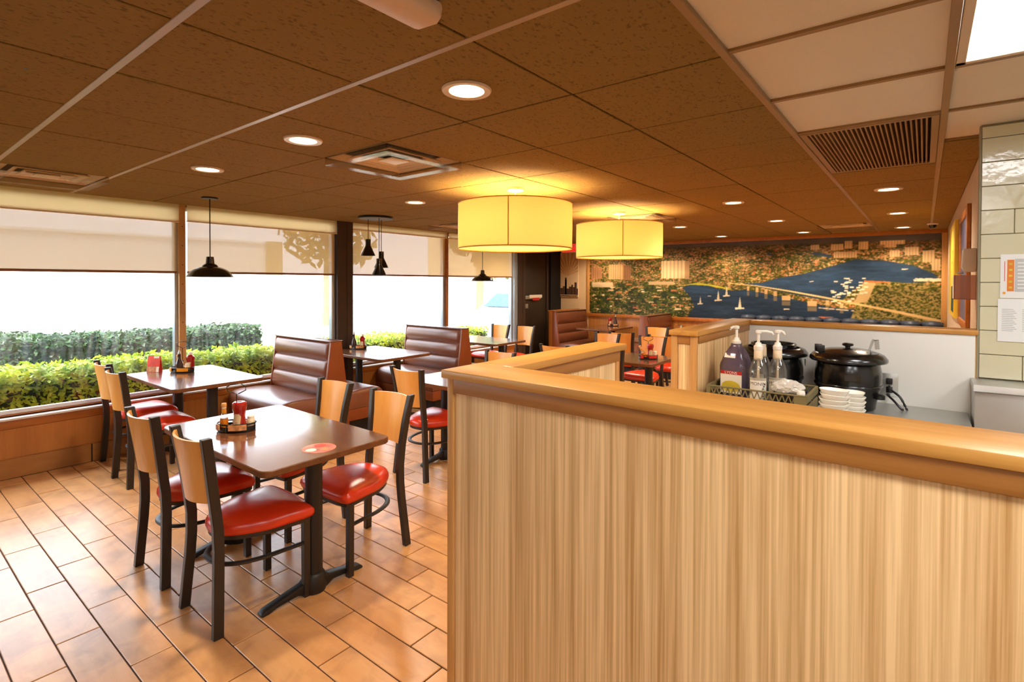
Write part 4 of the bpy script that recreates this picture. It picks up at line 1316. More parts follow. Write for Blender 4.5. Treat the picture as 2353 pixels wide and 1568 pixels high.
def ketchup(label, loc, rot, s=1., flip=False):
    t = thing('ketchup_bottle', label, 'bottle', loc, rot, 'red ketchup bottles')
    pr = [(.030, 0), (.035, .004), (.0355, .018), (.030, .05), (.028, .075), (.030, .098), (.0345, .112), (.036, .13), (.034, .144), (.026, .150), (.014, .150), (.012, .144), (0, .142)]
    MB().lathe([(r * s, z * s) for r, z in pr], 28, close=False).build('bottle', ketchup_m, t)
    lb = MB(); loops = []
    for z in (.036, .095):
        loops.append([])
    pts = []
    n = 9
    for z, hw_ in ((.034, .019), (.075, .021), (.082, .017), (.09, .012)):
        r = np.interp(z, [.018, .05, .075, .098], [.0355, .030, .028, .030]) + .0007
        pts.append([((r * s) * math.sin((u * 2 - 1) * hw_ / r), -(r * s) * math.cos((u * 2 - 1) * hw_ / r), z * s) for u in [k / (n - 1) for k in range(n)]])
    vs = [p for row_ in pts for p in row_]
    fs = [(i * n + k, i * n + k + 1, (i + 1) * n + k + 1, (i + 1) * n + k) for i in range(3) for k in range(n - 1)]
    lb.add(vs, fs).build('label', label_cream, t, recalc=False)
    MB().lathe([(.004 * s, 0), (.0045 * s, .0015), (0, .003)], 10, (0, -.033 * s, .045 * s), close=False).build('tomato_mark', label_red, t)
    return t


def squeeze(label, loc, rot, cap_up=True):
    """ketchup squeeze bottle with white cap"""
    t = thing('ketchup_bottle', label, 'bottle', loc, rot, 'red ketchup bottles')
    MB().lathe([(.027, 0), (.03, .006), (.031, .06), (.028, .095), (.034, .115), (.030, .135), (.016, .148), (.015, .152)], 24, sq=3.2).build('bottle', ketchup_m, t)
    MB().lathe([(.016, .150), (.017, .168), (.012, .176), (0, .178)], 18, close=False).build('cap', white_plastic, t)
    MB().box(-.02, .02, -.0325, -.0315, .03, .085).build('label', label_cream, t)
    return t


def hotsauce(label, loc, rot, tilt=None):
    t = thing('hot_sauce_bottle', label, 'bottle', loc, rot, 'small hot sauce bottles')
    if tilt: t.rotation_euler = tilt
    MB().lathe([(.019, 0), (.021, .003), (.0215, .062), (.0195, .075), (.0145, .086), (.0115, .096), (.011, .118)], 24).build('glass', hot_glass, t)
    MB().lathe([(.018, .003), (.0195, .004), (.0195, .064), (.018, .066)], 24).build('sauce', hot_orange, t)
    MB().lathe([(.0218, .006), (.0218, .058)], 24, close=False).build('label', hot_orange, t)
    MB().lathe([(.0112, .092), (.0122, .096), (.0118, .118)], 20, close=False).build('neck_band', packet_or, t)
    MB().lathe([(.010, .118), (.0125, .121), (.012, .126)], 20).build('collar', white_plastic, t)
    MB().lathe([(.012, .126), (.0138, .132), (.0138, .142), (.012, .149), (0, .151)], 20, close=False).build('cap', cap_wood, t)
    return t


def shaker(label, loc):
    t = thing('shaker', label, 'shaker', loc)
    MB().lathe([(.019, 0), (.021, .004), (.0205, .055), (.0175, .06)], 20).build('body', cream_plastic, t)
    MB().lathe([(.0185, .060), (.019, .070), (.015, .076), (0, .078)], 20, close=False).build('cap', white_plastic, t)
    return t


def soy(label, loc, rot=0., s=1.):
    t = thing('syrup_bottle', label, 'bottle', loc, rot, 'dark sauce bottles')
    MB().lathe([(r * s, z * s) for r, z in [(.031, 0), (.034, .004), (.034, .07), (.028, .095), (.015, .13), (.012, .165), (.0135, .168), (.0135, .172)]], 24).build('bottle', syrup_m, t)
    MB().lathe([(r * s, z * s) for r, z in [(.013, .172), (.013, .182), (.006, .20), (.005, .212), (0, .213)]], 16, close=False).build('spout', steel, t)
    return t


# front table
cx, cy = -1.955, .165
rc = math.radians(38)
caddy('black caddy on the front table holding ketchup and hot sauce', (cx, cy, ZT), rc)
def at(dx, dy, ox=cx, oy=cy):
    return (ox + dx * math.cos(rc) - dy * math.sin(rc), oy + dx * math.sin(rc) + dy * math.cos(rc))
p = at(.028, -.022); ketchup('upside down ketchup bottle with cream label in the front table caddy', (p[0], p[1], ZT + .008), rc, 1.06)
p = at(-.062, -.018); hotsauce('small hot sauce bottle with wooden cap in the front table caddy', (p[0], p[1], ZT + .008), rc)
p = at(.078, .006); shaker('cream shaker behind the ketchup on the front table', (p[0], p[1], ZT + .008))
# menu card table
cx2, cy2 = -4.32, .735
caddy('caddy with amber packets next to the red menu card', (cx2, cy2, ZT), rc, .27, packet_or)
p = at(.062, .02, cx2, cy2); squeeze('ketchup bottle with pale cap in the menu card table caddy', (p[0], p[1], ZT + .008), rc)
p = at(-.055, .02, cx2, cy2); hotsauce('hot sauce bottle in the menu card table caddy', (p[0], p[1], ZT + .008), rc)
p = at(-.012, -.028, cx2, cy2); soy('dark pour bottle at the front of the menu card table caddy', (p[0], p[1], ZT + .008), 0, .95)
p = at(.06, -.026, cx2, cy2); shaker('cream shaker in the menu card table caddy', (p[0], p[1], ZT + .008))
t = thing('menu_card', 'red folded menu card standing on the window table', 'menu', (-4.53, .575, ZT), rc)
MB().prism([(-.028, 0), (-.025, 0), (.001, .150), (-.001, .150)], 'x', -.058, .058).build('card_face', card_red, t)
MB().prism([(.028, 0), (.025, 0), (-.001, .150), (.001, .150)], 'x', -.058, .058).build('card_face', card_red, t)
MB().prism([(-.0290, .002), (-.0286, .002), (-.0203, .05), (-.0207, .05)], 'x', -.056, .03).build('photo_strip', card_tan, t)
MB().prism([(-.0290, .002), (-.0286, .002), (-.0203, .05), (-.0207, .05)], 'x', .031, .056).build('price_box', label_white, t)
MB().prism([(-.0085, .128), (-.0081, .128), (-.0045, .148), (-.0049, .148)], 'x', .0, .05).build('title_flash', label_white, t)
# booth table
cx3, cy3 = -4.50, 2.80
caddy('caddy on the table between the two brown booths', (cx3, cy3, ZT), rc, .25)
p = at(.05, .01, cx3, cy3); squeeze('ketchup bottle on the table between the booths', (p[0], p[1], ZT + .008), rc)
p = at(-.055, .0, cx3, cy3); soy('dark pour bottle on the table between the booths', (p[0], p[1], ZT + .008))
# gap table
cx4, cy4 = -1.28, 4.30
caddy('caddy with paper packets on the table seen in the gap', (cx4, cy4, ZT), rc, .24, label_red)
p = at(.02, -.01, cx4, cy4); ketchup('square shouldered ketchup bottle on the table seen in the gap', (p[0], p[1], ZT + .008), rc, 1.05)
p = at(-.04, -.02, cx4, cy4); hotsauce('hot sauce bottle leaning to the left on the gap table', (p[0], p[1], ZT + .012), 0, (0, math.radians(-24), rc))
p = at(.078, .005, cx4, cy4); shaker('cream shaker on the table seen in the gap', (p[0], p[1], ZT + .008))
# deep table
p5 = (-1.55, 5.98)
caddy('caddy behind the tilted hot sauce, on the deeper table', (p5[0], p5[1], ZT), rc, .24)
p = at(.02, .0, *p5); soy('tall dark bottle rising behind the ketchup in the gap', (p[0], p[1], ZT + .008), 0, 1.15)
p = at(-.06, .0, *p5); squeeze('ketchup bottle with white cap beside the tall dark bottle', (p[0], p[1], ZT + .008), rc)
# far booth table
p6 = (-3.62, 8.0)
caddy('caddy on the far table under the panorama', (p6[0], p6[1], ZT), rc, .24)
p = at(-.055, 0, *p6); ketchup('ketchup bottle on the far table under the panorama', (p[0], p[1], ZT + .008), rc)
p = at(.05, 0, *p6); soy('dark bottle on the far table under the panorama', (p[0], p[1], ZT + .008))

# ================================================================== SOUP STATION
pc = thing('prep_counter', 'steel topped station counter behind the front half wall', 'counter', (.31, 1.0, 0))
MB().box(0, .98, .02, 1.20, 0, .93).build('body', kitchen_white, pc)
MB().box(-.02, .99, -.02, 1.215, .93, .96).build('worktop', steel, pc, bevel=.004)
ZS = .96


def kettle(label, loc, rot, ladle):
    K = .95
    t = thing('soup_kettle', label, 'soup kettle', loc, rot, 'black soup kettles')
    MB().lathe([(.118, 0), (.128, .008), (.132, .04), (.146, .09), (.155, .13), (.157, .155), (.156, .19), (.148, .235), (.138, .262)], 44).scaled(K).build('body', black_gloss, t)
    MB().lathe([(.1565, .118), (.160, .124), (.160, .130), (.157, .135)], 44, close=False).scaled(K).build('band', black_gloss, t)
    MB().lathe([(.178, .252), (.182, .258), (.181, .270), (.166, .290), (.148, .298), (.138, .296), (.138, .262), (.165, .256)], 44, close=False).scaled(K).build('rim', black_gloss, t)
    lidp = [(.139, .290), (.138, .302), (.10, .314), (.05, .320), (0, .322)] if ladle else [(.122, .290), (.122, .316), (.116, .320), (.106, .318), (.104, .300), (0, .298)]
    MB().lathe(lidp, 36, close=False).scaled(K).build('lid', black_gloss, t)
    if ladle:
        MB().lathe([(.012, .318), (.012, .328), (.026, .334), (.027, .342), (.02, .347), (0, .348)], 20, close=False).scaled(K).build('knob', black, t)
        h = MB()
        for s in (-.03, .03):
            h.box(-.152, -.118, s - .009, s + .009, .296, .334)
        h.cyl((-.135, 0, .31), .008, .024, 10)
        h.scaled(K).build('hinge', black, t, bevel=.002)
    MB().lathe([(.024, 0), (.024, .02), (.018, .024)], 18, (.12, -.10, .07)).scaled(K).build('dial', black, t)
    MB().box(-.055, .0, -.1592, -.1575, .165, .195).scaled(K).build('plate', metal_dk, t)
    if ladle:
        MB().tube([(.09, .0, .20), (.10, 0, .31), (.118, .0, .368)], .006, 8, flat=.5).tube([(.118, 0, .368), (.134, 0, .366), (.138, 0, .318)], .012, 6, flat=.35).scaled(K).build('ladle_handle', steel, t)
    return t


kr = kettle('black soup kettle on the right with a ladle handle standing up', (.818, 1.985, ZS), .35, True)
kl = kettle('black soup kettle on the left, behind the pump bottles', (.462, 2.01, ZS), .35, False)
MB().box(.148, .152, -.07, -.045, .19, .225).build('sticker', label_white, kl)
o = thing('power_outlet', 'steel outlet plate behind the right soup kettle', 'outlet', (.985, 2.2155, 1.03))
MB().box(-.038, .038, -.006, 0, -.03, .09).build('plate', steel, o, bevel=.002)
for k in (0, .045):
    MB().box(-.014, .014, -.020, -.006, k - .012, k + .02).build('plug', black, o, bevel=.003)
for lb, pts in (('upper black power cord looping from the right kettle outlet', [(.985, 2.19, 1.055), (1.0, 2.12, 1.045), (1.035, 2.09, 1.02), (1.06, 2.08, .97), (1.065, 2.08, .965)]),
                               ('lower black power cord looping from the right kettle outlet', [(.985, 2.19, 1.01), (.98, 2.13, 1.02), (1.01, 2.08, 1.0), (1.04, 2.06, .968), (1.05, 2.06, .965)])):
    ca, sa = math.cos(-.35), math.sin(-.35)
    q = [(x - .818, y - 1.985, z - ZS) for x, y, z in smooth_open(pts, 5)]
    MB().tube([(x * ca - y * sa, x * sa + y * ca, z) for x, y, z in q], .0055, 8).build('power_cord', black, kr)

# crate
CX0, CX1, CY0, CY1, CZ = .325, .742, 1.285, 1.575, 1.122
t = thing('plastic_crate', 'olive lattice crate holding the pump bottles', 'crate', (CX0, CY0, ZS))
w, d_, h = CX1 - CX0, CY1 - CY0, CZ - ZS
MB().box(0, w, 0, d_, 0, .012).build('bottom', crate_m, t)


def lattice(L_, fn, z0, z1, n):
    mb = MB()
    st = L_ / n
    for k in range(n):
        for a, b in (((k * st, z0), ((k + 1) * st, z1)), ((k * st, z1), ((k + 1) * st, z0))):
            mb.tube([fn(*a), fn(*b)], .0032, 4)
    return mb


for yy in (.004, d_ - .004):
    lattice(w - .04, lambda u, z_, yy=yy: (.02 + u, yy, z_), h - .078, h - .006, 15).build('lattice_side', crate_m, t)
    MB().box(0, w, yy - .005, yy + .005, h - .007, h).box(0, w, yy - .004, yy + .004, 0, h - .078).build('rim_bar', crate_m, t, bevel=.002, seg=1)
for xx in (.004, w - .004):
    MB().box(xx - .006, xx + .006, 0, d_, h - .035, h).box(xx - .004, xx + .004, 0, d_, 0, h - .05).build('end_wall', crate_m, t, bevel=.003, seg=1)
MB().box(w - .05, w, -.001, .006, 0, h - .002).build('corner_plate', crate_m, t, bevel=.002, seg=1)
MB().box(0, .018, -.001, .006, 0, h - .002).build('corner_plate', crate_m, t, bevel=.002, seg=1)


def pump(t, z, long_, rot=0., dip=.0):
    MB().lathe([(.019, z), (.020, z + .004), (.020, z + .018), (.014, z + .024), (.012, z + .034), (.006, z + .036)], 20).build('pump_collar', white_plastic, t)
    MB().lathe([(.0065, z + .03), (.0065, z + .075), (.012, z + .078), (.013, z + .088), (.009, z + .092), (0, z + .093)], 16, close=False).build('pump_stem', white_plastic, t)
    c, s = math.cos(rot), math.sin(rot)
    L_ = .062 if long_ else .026
    MB().tube([(0, 0, z + .085), (c * L_ * .6, s * L_ * .6, z + .086), (c * L_, s * L_, z + .080), (c * (L_ + .004), s * (L_ + .004), z + .070)], .0065, 8).build('pump_spout', white_plastic, t)
    if dip: MB().tube([(0, 0, z), (0, 0, z - dip)], .006, 8).build('dip_tube', cream_plastic, t)


t = thing('syrup_jug', 'big purple tinted syrup jug with pump at the left of the crate', 'jug', (.412, 1.46, ZS + .013), -.10)
jp = [(.060, 0), (.066, .008), (.0665, .222), (.064, .236), (.046, .284), (.027, .316), (.0225, .321), (.0215, .332)]
MB().lathe(jp, 32, sq=4.).build('jug', jug_m, t, ang=50)
MB().lathe([(.058, .003), (.064, .01), (.0645, .198), (.062, .202)], 32, sq=4.).build('syrup', syrup_m, t, ang=50)
MB().box(-.050, .050, -.0680, -.0672, .10, .190).build('label', label_white, t)
lo_ = MB().lathe([(0, 0), (.044, .0), (.044, .0006), (0, .0006)], 28, close=False)
lo_.v = [(x, -.0682 - z, .132 + y * .62) for x, y, z in lo_.v]
lo_.build('label_lemon', label_yellow, t)
MB().box(-.050, .050, -.0688, -.0681, .190, .206).build('label_band', label_red, t)
text('lettering', 'LYONS', .017, text_white, t, lambda x, z: (x * 1.1, -.0692, .1925 + z))
tg = MB().box(-.026, .026, -.0006, .0006, -.010, .010)
tg.v = [(x - .012, -.0475 + y + z * .72, .277 + z) for x, y, z in tg.v]
tg.build('date_tag', label_white, t)
pump(t, .326, False, PI + .76)


def monin(label, loc, rot, has_pump, long_=False, prot=0.):
    t = thing('syrup_bottle', label, 'bottle', loc, rot, 'clear flavour syrup bottles')
    MB().lathe([(.034, 0), (.038, .005), (.0385, .17), (.0405, .195), (.0405, .222), (.034, .248), (.020, .278), (.0155, .29), (.015, .318)], 30).build('glass', clear, t, ang=60)
    n = 13; r = .0392
    vs = []; fs = []
    for z_ in (.06, .192):
        for k in range(n):
            a = -1.05 + 2.1 * k / (n - 1)
            vs.append((r * math.sin(a), -r * math.cos(a), z_))
    fs = [(k, k + 1, n + k + 1, n + k) for k in range(n - 1)]
    MB().add(vs, fs).build('label', label_white, t, recalc=False)
    text('lettering', 'MONIN', .021, text_dark, t, lambda x, z_: ((r + .0005) * math.sin(x / r), -(r + .0005) * math.cos(x / r), .158 + z_))
    fl = MB()
    for k in range(9):
        a = .55 + .3 * (k % 3) / 3; z_ = .075 + .011 * k
        fl.lathe([(0, 0), (.004, .0), (0, .006)], 6, ((r + .0004) * math.sin(a), -(r + .0004) * math.cos(a), z_), close=False)
    fl.build('leaf_print', leaf_dark, t)
    MB().lathe([(.0175, .272), (.0195, .278), (.0185, .314), (.0165, .318)], 20).build('neck_sleeve', cream_plastic, t)
    if has_pump: pump(t, .316, long_, prot, .17)
    else: MB().lathe([(.017, .300), (.017, .330), (0, .332)], 18, close=False).build('cap', white_plastic, t)
    return t


monin('front pump syrup bottle in the middle with a long spout', (.526, 1.392, ZS + .013), .22, True, True, .44)
monin('pump syrup bottle nearest the right kettle, beside the plastic bag', (.594, 1.455, ZS + .013), .12, True, False, .5)
monin('capped clear bottle hidden behind the front pump bottle', (.515, 1.515, ZS + .013), -.66, False)
# tray with bag and small bits at the right of the crate
t = tag(MB().box(.60, .728, 1.295, 1.415, 1.06, 1.07).box(.60, .728, 1.295, 1.30, 1.07, 1.115).box(.60, .728, 1.41, 1.415, 1.07, 1.115)
        .box(.60, .605, 1.30, 1.41, 1.07, 1.115).box(.723, .728, 1.30, 1.41, 1.07, 1.115).box(.61, .72, 1.31, 1.40, ZS + .013, 1.06).build('black_tray', black, None, bevel=.002, seg=1),
        'small black tray in the right end of the crate', 'tray')
bm = bmesh.new(); bmesh.ops.create_icosphere(bm, subdivisions=4, radius=1)
rs = random.Random(4)
from mathutils import noise as mnoise
for v in bm.verts:
    q = v.co.copy()
    f = 1 + .22 * mnoise.noise(q * 2.3) + .10 * mnoise.noise(q * 6)
    v.co = Vector((q.x * .066 * f, q.y * .05 * f, q.z * .036 * f))
me = bpy.data.meshes.new('plastic_bag'); bm.to_mesh(me); bm.free(); me.materials.append(bag_m)
me.polygons.foreach_set('use_smooth', [False] * len(me.polygons))
bagt = thing('plastic_bag', 'crumpled clear bag of white lids resting on the black tray', 'bag', (.655, 1.36, 1.135), -.4)
put('bag_film', me, bagt)
for k in range(4):
    MB().lathe([(.030, 0), (.032, .002), (.026, .008), (0, .009)], 22, (-.028 + .018 * k, .0, -.02 + .004 * k), close=False).build('cup_lid', white_plastic, bagt)
tag(MB().lathe([(.016, 0), (.017, .01), (.014, .02), (0, .021)], 18, (.715, 1.315, 1.116), close=False).build('bottle_cap', white_plastic, None), 'white screw cap on the corner of the crate tray', 'cap')
tag(MB().lathe([(.02, 0), (.021, .014), (.012, .02), (.011, .027), (0, .028)], 18, (.705, 1.375, 1.072), close=False).build('screw_cap', black, None), 'black cap inside the small tray beside the bag', 'cap')

# bowls
bowl_me = MB().lathe([(.030, 0), (.034, .0), (.036, .006), (.054, .028), (.066, .046), (.0675, .049), (.066, .050), (.052, .032), (.03, .012), (0, .010)], 44, close=False).mesh('bowl', china, ang=60)
for (bx, by, n, tilt) in ((.850, 1.19, 11, .05), (.890, 1.378, 9, -.02)):
    which = 'left' if n == 11 else 'right'
    for k in range(n):
        o = put('soup_bowl', bowl_me, None, (bx + .002 * math.sin(k * 2.2), by + .002 * math.cos(k * 1.7), ZS + .0005 + .0176 * k)); o.scale = (.77, .77, .9)
        o.rotation_euler = (tilt * (k / n) * .8, -tilt * (k / n), k)
        pos = {n - 1: 'topmost bowl', n - 2: 'second bowl from the top', n - 3: 'third bowl from the top', n - 4: 'fourth bowl from the top',
               n - 5: 'fifth bowl from the top', n - 6: 'sixth bowl from the top'}.get(k, 'bowl %s from the bottom, low' % ['first', 'second', 'third', 'fourth', 'fifth'][min(k, 4)])
        tag(o, 'white soup %s in the %s stack by the kettles' % (pos, 'taller left' if which == 'left' else 'lower right'), 'bowl', 'stacked white soup bowls')

# ================================================================== RIGHT SIDE
t = thing('steel_cabinet', 'stainless cabinet with painted highlight rim below the tiled wall', 'cabinet', (1.312, 1.98, 0))
MB().box(0, 1.2, .012, .232, 0, 1.105).build('body', steel, t, bevel=.003)
MB().box(-.004, 1.2, -.004, .234, 1.105, 1.135).build('top', steel, t, bevel=.003)
MB().box(-.005, 1.2, -.007, -.003, 1.107, 1.136).build('rim', steel_highlight, t, bevel=.001)
t = thing('notice', 'white notice with orange stripe taped to the sage tiles', 'notice', (1.411, 2.2125, 1.53))
MB().box(0, .215, -.002, 0, 0, .208).build('sheet', paper, t)
MB().box(.024, .048, -.0032, -.002, .032, .182).build('stripe', orange, t)
MB().box(.05, .205, -.0026, -.002, .03, .186).build('print_block', paper_grey, t)
f = MB()
for k in range(8): f.box(.06, .06 + .09 + .04 * ((k * 7) % 3) / 2, -.0034, -.0026, .045 + .017 * k, .051 + .017 * k)
f.build('print_lines', paper, t)
f = MB()
for k in range(5): f.box(.030, .042, -.0038, -.0032, .045 + .028 * k, .055 + .028 * k)
f.build('stripe_print', label_yellow, t)
MB().box(.014, .016, -.0026, -.002, .08, .175).build('margin_print', text_red, t)
MB().lathe([(0, 0), (.006, 0), (.006, .001), (0, .001)], 10, close=False).build('yellow_mark', packet_or, t).rotation_euler = (PI / 2, 0, 0)
bpy.data.objects['yellow_mark'].location = (.014, -.0025, .024)
t = thing('notice', 'plain white printed sheet taped below the orange striped notice', 'notice', (1.404, 2.2125, 1.322))
MB().box(0, .22, -.002, 0, 0, .204).build('sheet', paper, t)
f = MB()
for c0 in (.014, .085, .15):
    for k in range(13): f.box(c0, c0 + .040 + .012 * ((k * 5) % 3) / 2, -.0026, -.002, .05 + .0085 * k, .0535 + .0085 * k)
f.build('print_lines', paper_grey, t)
# framed pictures on the right wall
t = thing('framed_picture', 'orange wood framed picture on the right wall by the dispenser', 'picture', (XR, 3.57, 1.26))
fm = MB()
fm.box(-.024, -.001, 0, .075, 0, .89).box(-.024, -.001, 1.0, 1.07, 0, .89).box(-.024, -.001, .075, 1.0, 0, .06).box(-.024, -.001, .075, 1.0, .83, .89)
fm.build('frame', trim_wood, t, bevel=.004)
MB().box(-.012, -.002, .075, 1.0, .06, .83).build('print', blue_print, t)
t = thing('wall_poster', 'yellow poster panel on the right wall nearest the panorama', 'poster', (XR, 5.24, 1.27))
MB().box(-.03, -.001, 0, 1.3, 0, .93).build('panel', yellow, t, bevel=.003)
MB().box(-.032, -.03, .1, .6, .05, .30).build('green_block', teal, t)
text('lettering', 'C', .2, text_dark, t, lambda x, z: (-.033, .42 - x, .52 + z))
t = thing('wall_dispenser', 'beige wall dispenser with clear tray at the end of the tiled wall', 'dispenser', (XR, 3.02, 1.50))
MB().prism([(-.001, .17), (-.055, .17), (-.07, .2), (-.065, .31), (-.001, .315)], 'y', .0, .13).build('housing', M('dispenser_grey', (214, 200, 180), .5, var=.03), t, bevel=.008)
MB().box(-.105, -.002, -.01, .02, .0, .15).box(-.105, -.10, -.01, .15, .0, .15).box(-.105, -.002, .14, .15, 0, .15).box(-.105, -.002, -.01, .15, 0, .006).build('tray', smoke_acrylic, t)
MB().box(-.108, -.106, -.005, .145, .005, .15).build('card', label_white, t)
MB().box(-.09, -.06, .05, .08, .158, .17).build('nozzle', steel, t, bevel=.003)
# skyline poster on the back wall
t = thing('skyline_poster', 'pale poster of sun rays over a dark skyline, left of the panorama', 'poster', (-4.985, YB, 1.29))
PWd, PH = .44, .93
MB().box(0, PWd, -.022, -.001, 0, PH).build('panel', M('poster_peach', (240, 206, 158), .55, var=.02), t)
ray = MB()
for k in range(11):
    a = math.radians(25 + k * 13)
    c0 = (.2, .44)
    e1 = (a - .045, a + .045)
    R2 = .5
    q = []
    for aa in e1:
        x, z_ = c0[0] + R2 * math.cos(aa), c0[1] + R2 * math.sin(aa)
        sc = min(1, (PWd - .004 - c0[0]) / max(1e-6, x - c0[0]) if x > PWd - .004 else 1, (c0[0] - .004) / max(1e-6, c0[0] - x) if x < .004 else 1, (PH - .004 - c0[1]) / max(1e-6, z_ - c0[1]) if z_ > PH - .004 else 1)
        q.append((c0[0] + (x - c0[0]) * sc, c0[1] + (z_ - c0[1]) * sc))
    ray.prism([c0, q[0], q[1]], 'y', -.0235, -.022)
ray.build('rays', M('poster_ray', (226, 160, 84), .55, var=.02), t)
bl = MB()
for x, w_, h_ in ((.0, .06, .14), (.06, .05, .18), (.11, .045, .32), (.115, .035, .36), (.155, .06, .13), (.21, .07, .17), (.27, .04, .21), (.31, .045, .16), (.345, .055, .26), (.40, .035, .13)):
    bl.box(x + .01, min(x + w_ + .01, PWd), -.0245, -.0225, .045, .045 + h_)
bl.build('skyline', M('poster_brown', (92, 62, 44), .6, var=.03), t)
MB().box(.01, PWd - .01, -.0245, -.0225, .012, .03).build('caption_bar', text_dark, t)

# ================================================================== OUTSIDE
struct(MB().box(-40, -4.9, -25, 45, -.25, -.15).build('ground', asphalt))


def foliage(mb, n, fn, size, rs):
    for _ in range(n):
        p, nn = fn(rs)
        nn = (nn + Vector((rs.uniform(-1, 1), rs.uniform(-1, 1), rs.uniform(-.6, 1))) * .9).normalized()
        u = nn.orthogonal().normalized(); w = nn.cross(u)
        a = rs.uniform(0, 2 * PI); c, s = math.cos(a), math.sin(a)
        u, w = u * c + w * s, w * c - u * s
        z_ = size * rs.uniform(.6, 1.3)
        mb.add([p - u * z_, p + w * z_ * .45, p + u * z_, p - w * z_ * .45], [(0, 1, 2, 3)])


def hedge(label, x0, x1, y0, y1, top, mat, n, seed, size=.035):
    rs = random.Random(seed)
    t = thing('hedge', label, 'hedge', ((x0 + x1) / 2, y0, -.15), group='clipped hedges outside the window')
    ox = (x0 + x1) / 2
    L_ = y1 - y0
    hw_ = (x1 - x0) / 2

    def fn(r):
        y = r.uniform(0, L_); tt = top + .15 + .06 * mnoise.noise(Vector((y * 1.7, seed, 0))) + .03 * mnoise.noise(Vector((y * 6, seed, 2)))
        k = r.random()
        if k < .42:
            x = r.uniform(-hw_, hw_); z_ = tt - .10 * (abs(x) / hw_) ** 3 - abs(r.gauss(0, .035)); n_ = Vector((0, 0, 1))
        else:
            z_ = tt * (1 - r.random() ** 1.3) ; x = hw_ * (.94 + .06 * math.sin(y * 5)) - .1 * max(0, z_ / tt - .8) - abs(r.gauss(0, .03)); n_ = Vector((1, 0, .5))
            if k > .85: x = -x; n_.x = -1
        return Vector((x, y, z_)), n_
    mb = MB(); foliage(mb, n, fn, size, rs)
    o = mb.build('leaves', mat, t, recalc=False); o['kind'] = 'stuff'
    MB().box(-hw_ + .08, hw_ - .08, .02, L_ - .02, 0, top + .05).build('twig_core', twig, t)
    return t


hedge('bright yellow green hedge nearest the window', -6.25, -5.45, -4.5, 2.4, .74, leaf_light, 24000, 3)
hedge('dark green hedge behind the bright one', -7.9, -7.1, -5.5, 2.9, .92, leaf_dark, 18000, 5, .04)
hedge('hedge outside the window behind the second brown booth', -6.9, -6.1, 3.3, 7.2, .66, leaf_light, 9000, 8)
# long white wall with a taller end
t = thing('boundary_wall', 'long white wall seen through the roller shades', 'wall', (-14, -16, -.15))
MB().box(-.2, .2, 0, 22.4, 0, 2.82).build('wall_face', ext_white, t)
MB().box(-.25, .25, 0, 22.4, 2.82, 2.88).build('coping', ext_white, t)
MB().box(-.3, .3, 22.3, 22.75, 0, 2.9).build('end_pier', ext_dark, t)
# building beyond, behind the farther windows
t = thing('far_building', 'pale low building seen through the farther roller shades', 'building', (-20, 22, -.15))
MB().box(-4, 0, 0, 26, 0, 6.2).build('wall', M('far_wall', (222, 200, 164), .8, var=.04), t)
MB().box(-4.2, .3, -.2, 26.2, 6.2, 6.5).build('roof', ext_dark, t)
for k in range(7):
    for z_ in (.9, 3.7):
        w_ = MB().box(-.02, .03, 1.4 + k * 3.6, 3.4 + k * 3.6, z_, z_ + 1.5).build('window', ext_white, t)
        MB().box(.03, .04, 1.5 + k * 3.6, 3.3 + k * 3.6, z_ + .1, z_ + 1.4).build('pane', M('far_pane', (150, 160, 170), .2) if k == 0 and z_ < 1 else MATS['far_pane'], w_)


def tree(label, loc, r, hgt, seed, n=2600, trunk_h=2.0):
    rs = random.Random(seed)
    t = thing('tree', label, 'tree', loc, group='trees outside beyond the white wall')
    cl = [(Vector((rs.gauss(0, r * .4), rs.gauss(0, r * .4), hgt + rs.gauss(0, r * .3))), r * rs.uniform(.35, .6)) for _ in range(9)]

    def fn(q):
        c, rr = cl[int(q.random() * len(cl))]
        n_ = Vector((q.gauss(0, 1), q.gauss(0, 1), q.gauss(0, 1))).normalized()
        return c + n_ * rr * q.uniform(.7, 1.05), n_
    mb = MB(); foliage(mb, n, fn, .22, rs)
    o = mb.build('leaves', leaf_tree, t, recalc=False); o['kind'] = 'stuff'
    MB().tube(smooth_open([(0, 0, 0), (.06, .02, trunk_h), (.0, .1, hgt * .8), (.1, .0, hgt)], 4), .16, 8).build('trunk', bark, t)
    return t


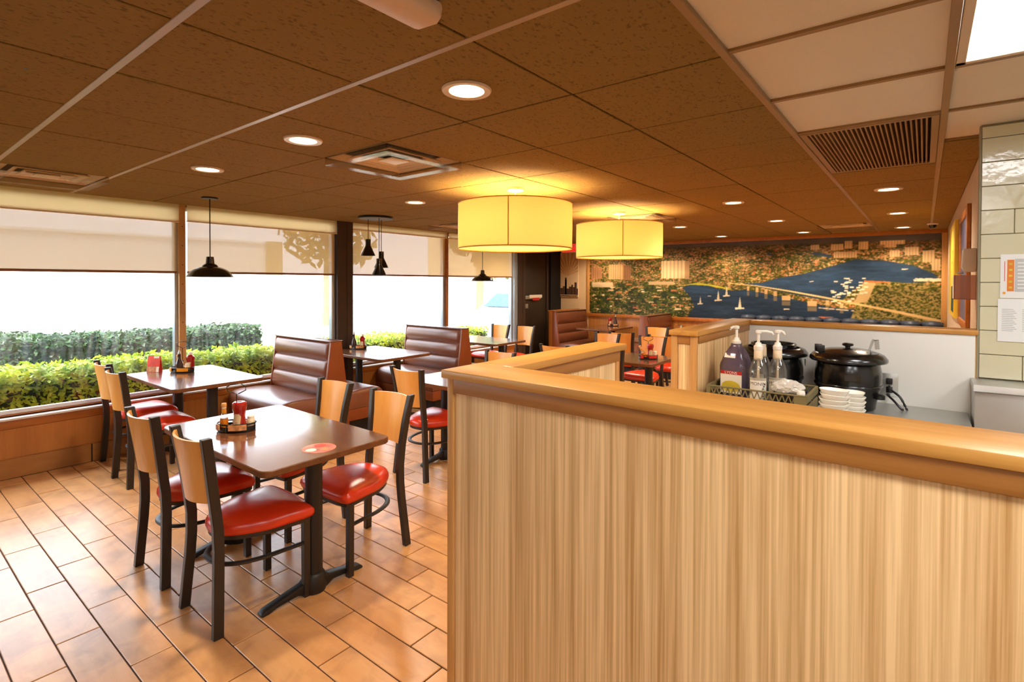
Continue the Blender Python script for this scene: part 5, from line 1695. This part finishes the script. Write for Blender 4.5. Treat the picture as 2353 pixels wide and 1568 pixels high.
tree('tree with pale trunk seen through the leftmost shade', (-19.0, -3.2, -.15), 2.3, 4.3, 2)
tree('second tree at the left edge behind the first shade', (-22.5, -10.5, -.15), 2.2, 4.6, 12)
tree('tree beyond the end of the white wall, through the second shade', (-17.5, 10.6, -.15), 2.0, 3.9, 22)
tree('tree through the shade beside the brown post', (-13.0, 14.6, -.15), 1.5, 3.3, 32)
tree('small tree behind the three cone pendants', (-15.0, 20.0, -.15), 1.6, 3.2, 42)
# parked car
t = thing('car', 'overexposed white parked car outside the last window', 'car', (-7.9, 11.3, -.15), -PI / 2 + .1)
bp = [(-2.1, .28), (-2.15, .62), (-2.0, .86), (-1.2, .95), (-.6, 1.36), (.1, 1.47), (1.0, 1.42), (1.7, 1.02), (2.1, .92), (2.15, .5), (2.1, .28)]
def body_loop(y, s, top):
    return [(x, y, .28 + (z - .28) * (1 if z < .9 else top)) for x, z in bp]
MB().rings([body_loop(-.84, 1, .86), body_loop(-.78, 1, .98), body_loop(-.5, 1, 1.0), body_loop(.5, 1, 1.0), body_loop(.78, 1, .98), body_loop(.84, 1, .86)]).build('body', car_white, t, ang=40)
MB().prism([(-1.15, .99), (-.62, 1.36), (-.58, 1.35), (-1.08, .97)], 'y', -.62, .62).build('windshield', car_glass, t)
MB().prism([(1.64, 1.08), (1.05, 1.41), (1.07, 1.425), (1.67, 1.09)], 'y', -.6, .6).build('rear_window', car_glass, t)
for s in (-1, 1):
    MB().prism([(-.95, .98), (-.55, 1.28), (.1, 1.36), (.9, 1.32), (1.35, 1.0)], 'y', s * .80, s * .835).build('side_window', car_glass, t)
    for x in (-1.35, 1.35):
        wv = MB().lathe([(.0, -.1), (.2, -.1), (.31, -.09), (.33, -.04), (.33, .04), (.31, .09), (.2, .1), (0, .1)], 22, close=False)
        wv.v = [(x + a, s * .76 + c, .33 + b) for a, b, c in wv.v]
        wv.build('wheel', rubber, t)
    MB().lathe([(0, -.05), (.06, -.03), (.07, .03), (0, .05)], 12, (-.85, s * .92, 1.0), close=False).build('mirror', car_glass, t)
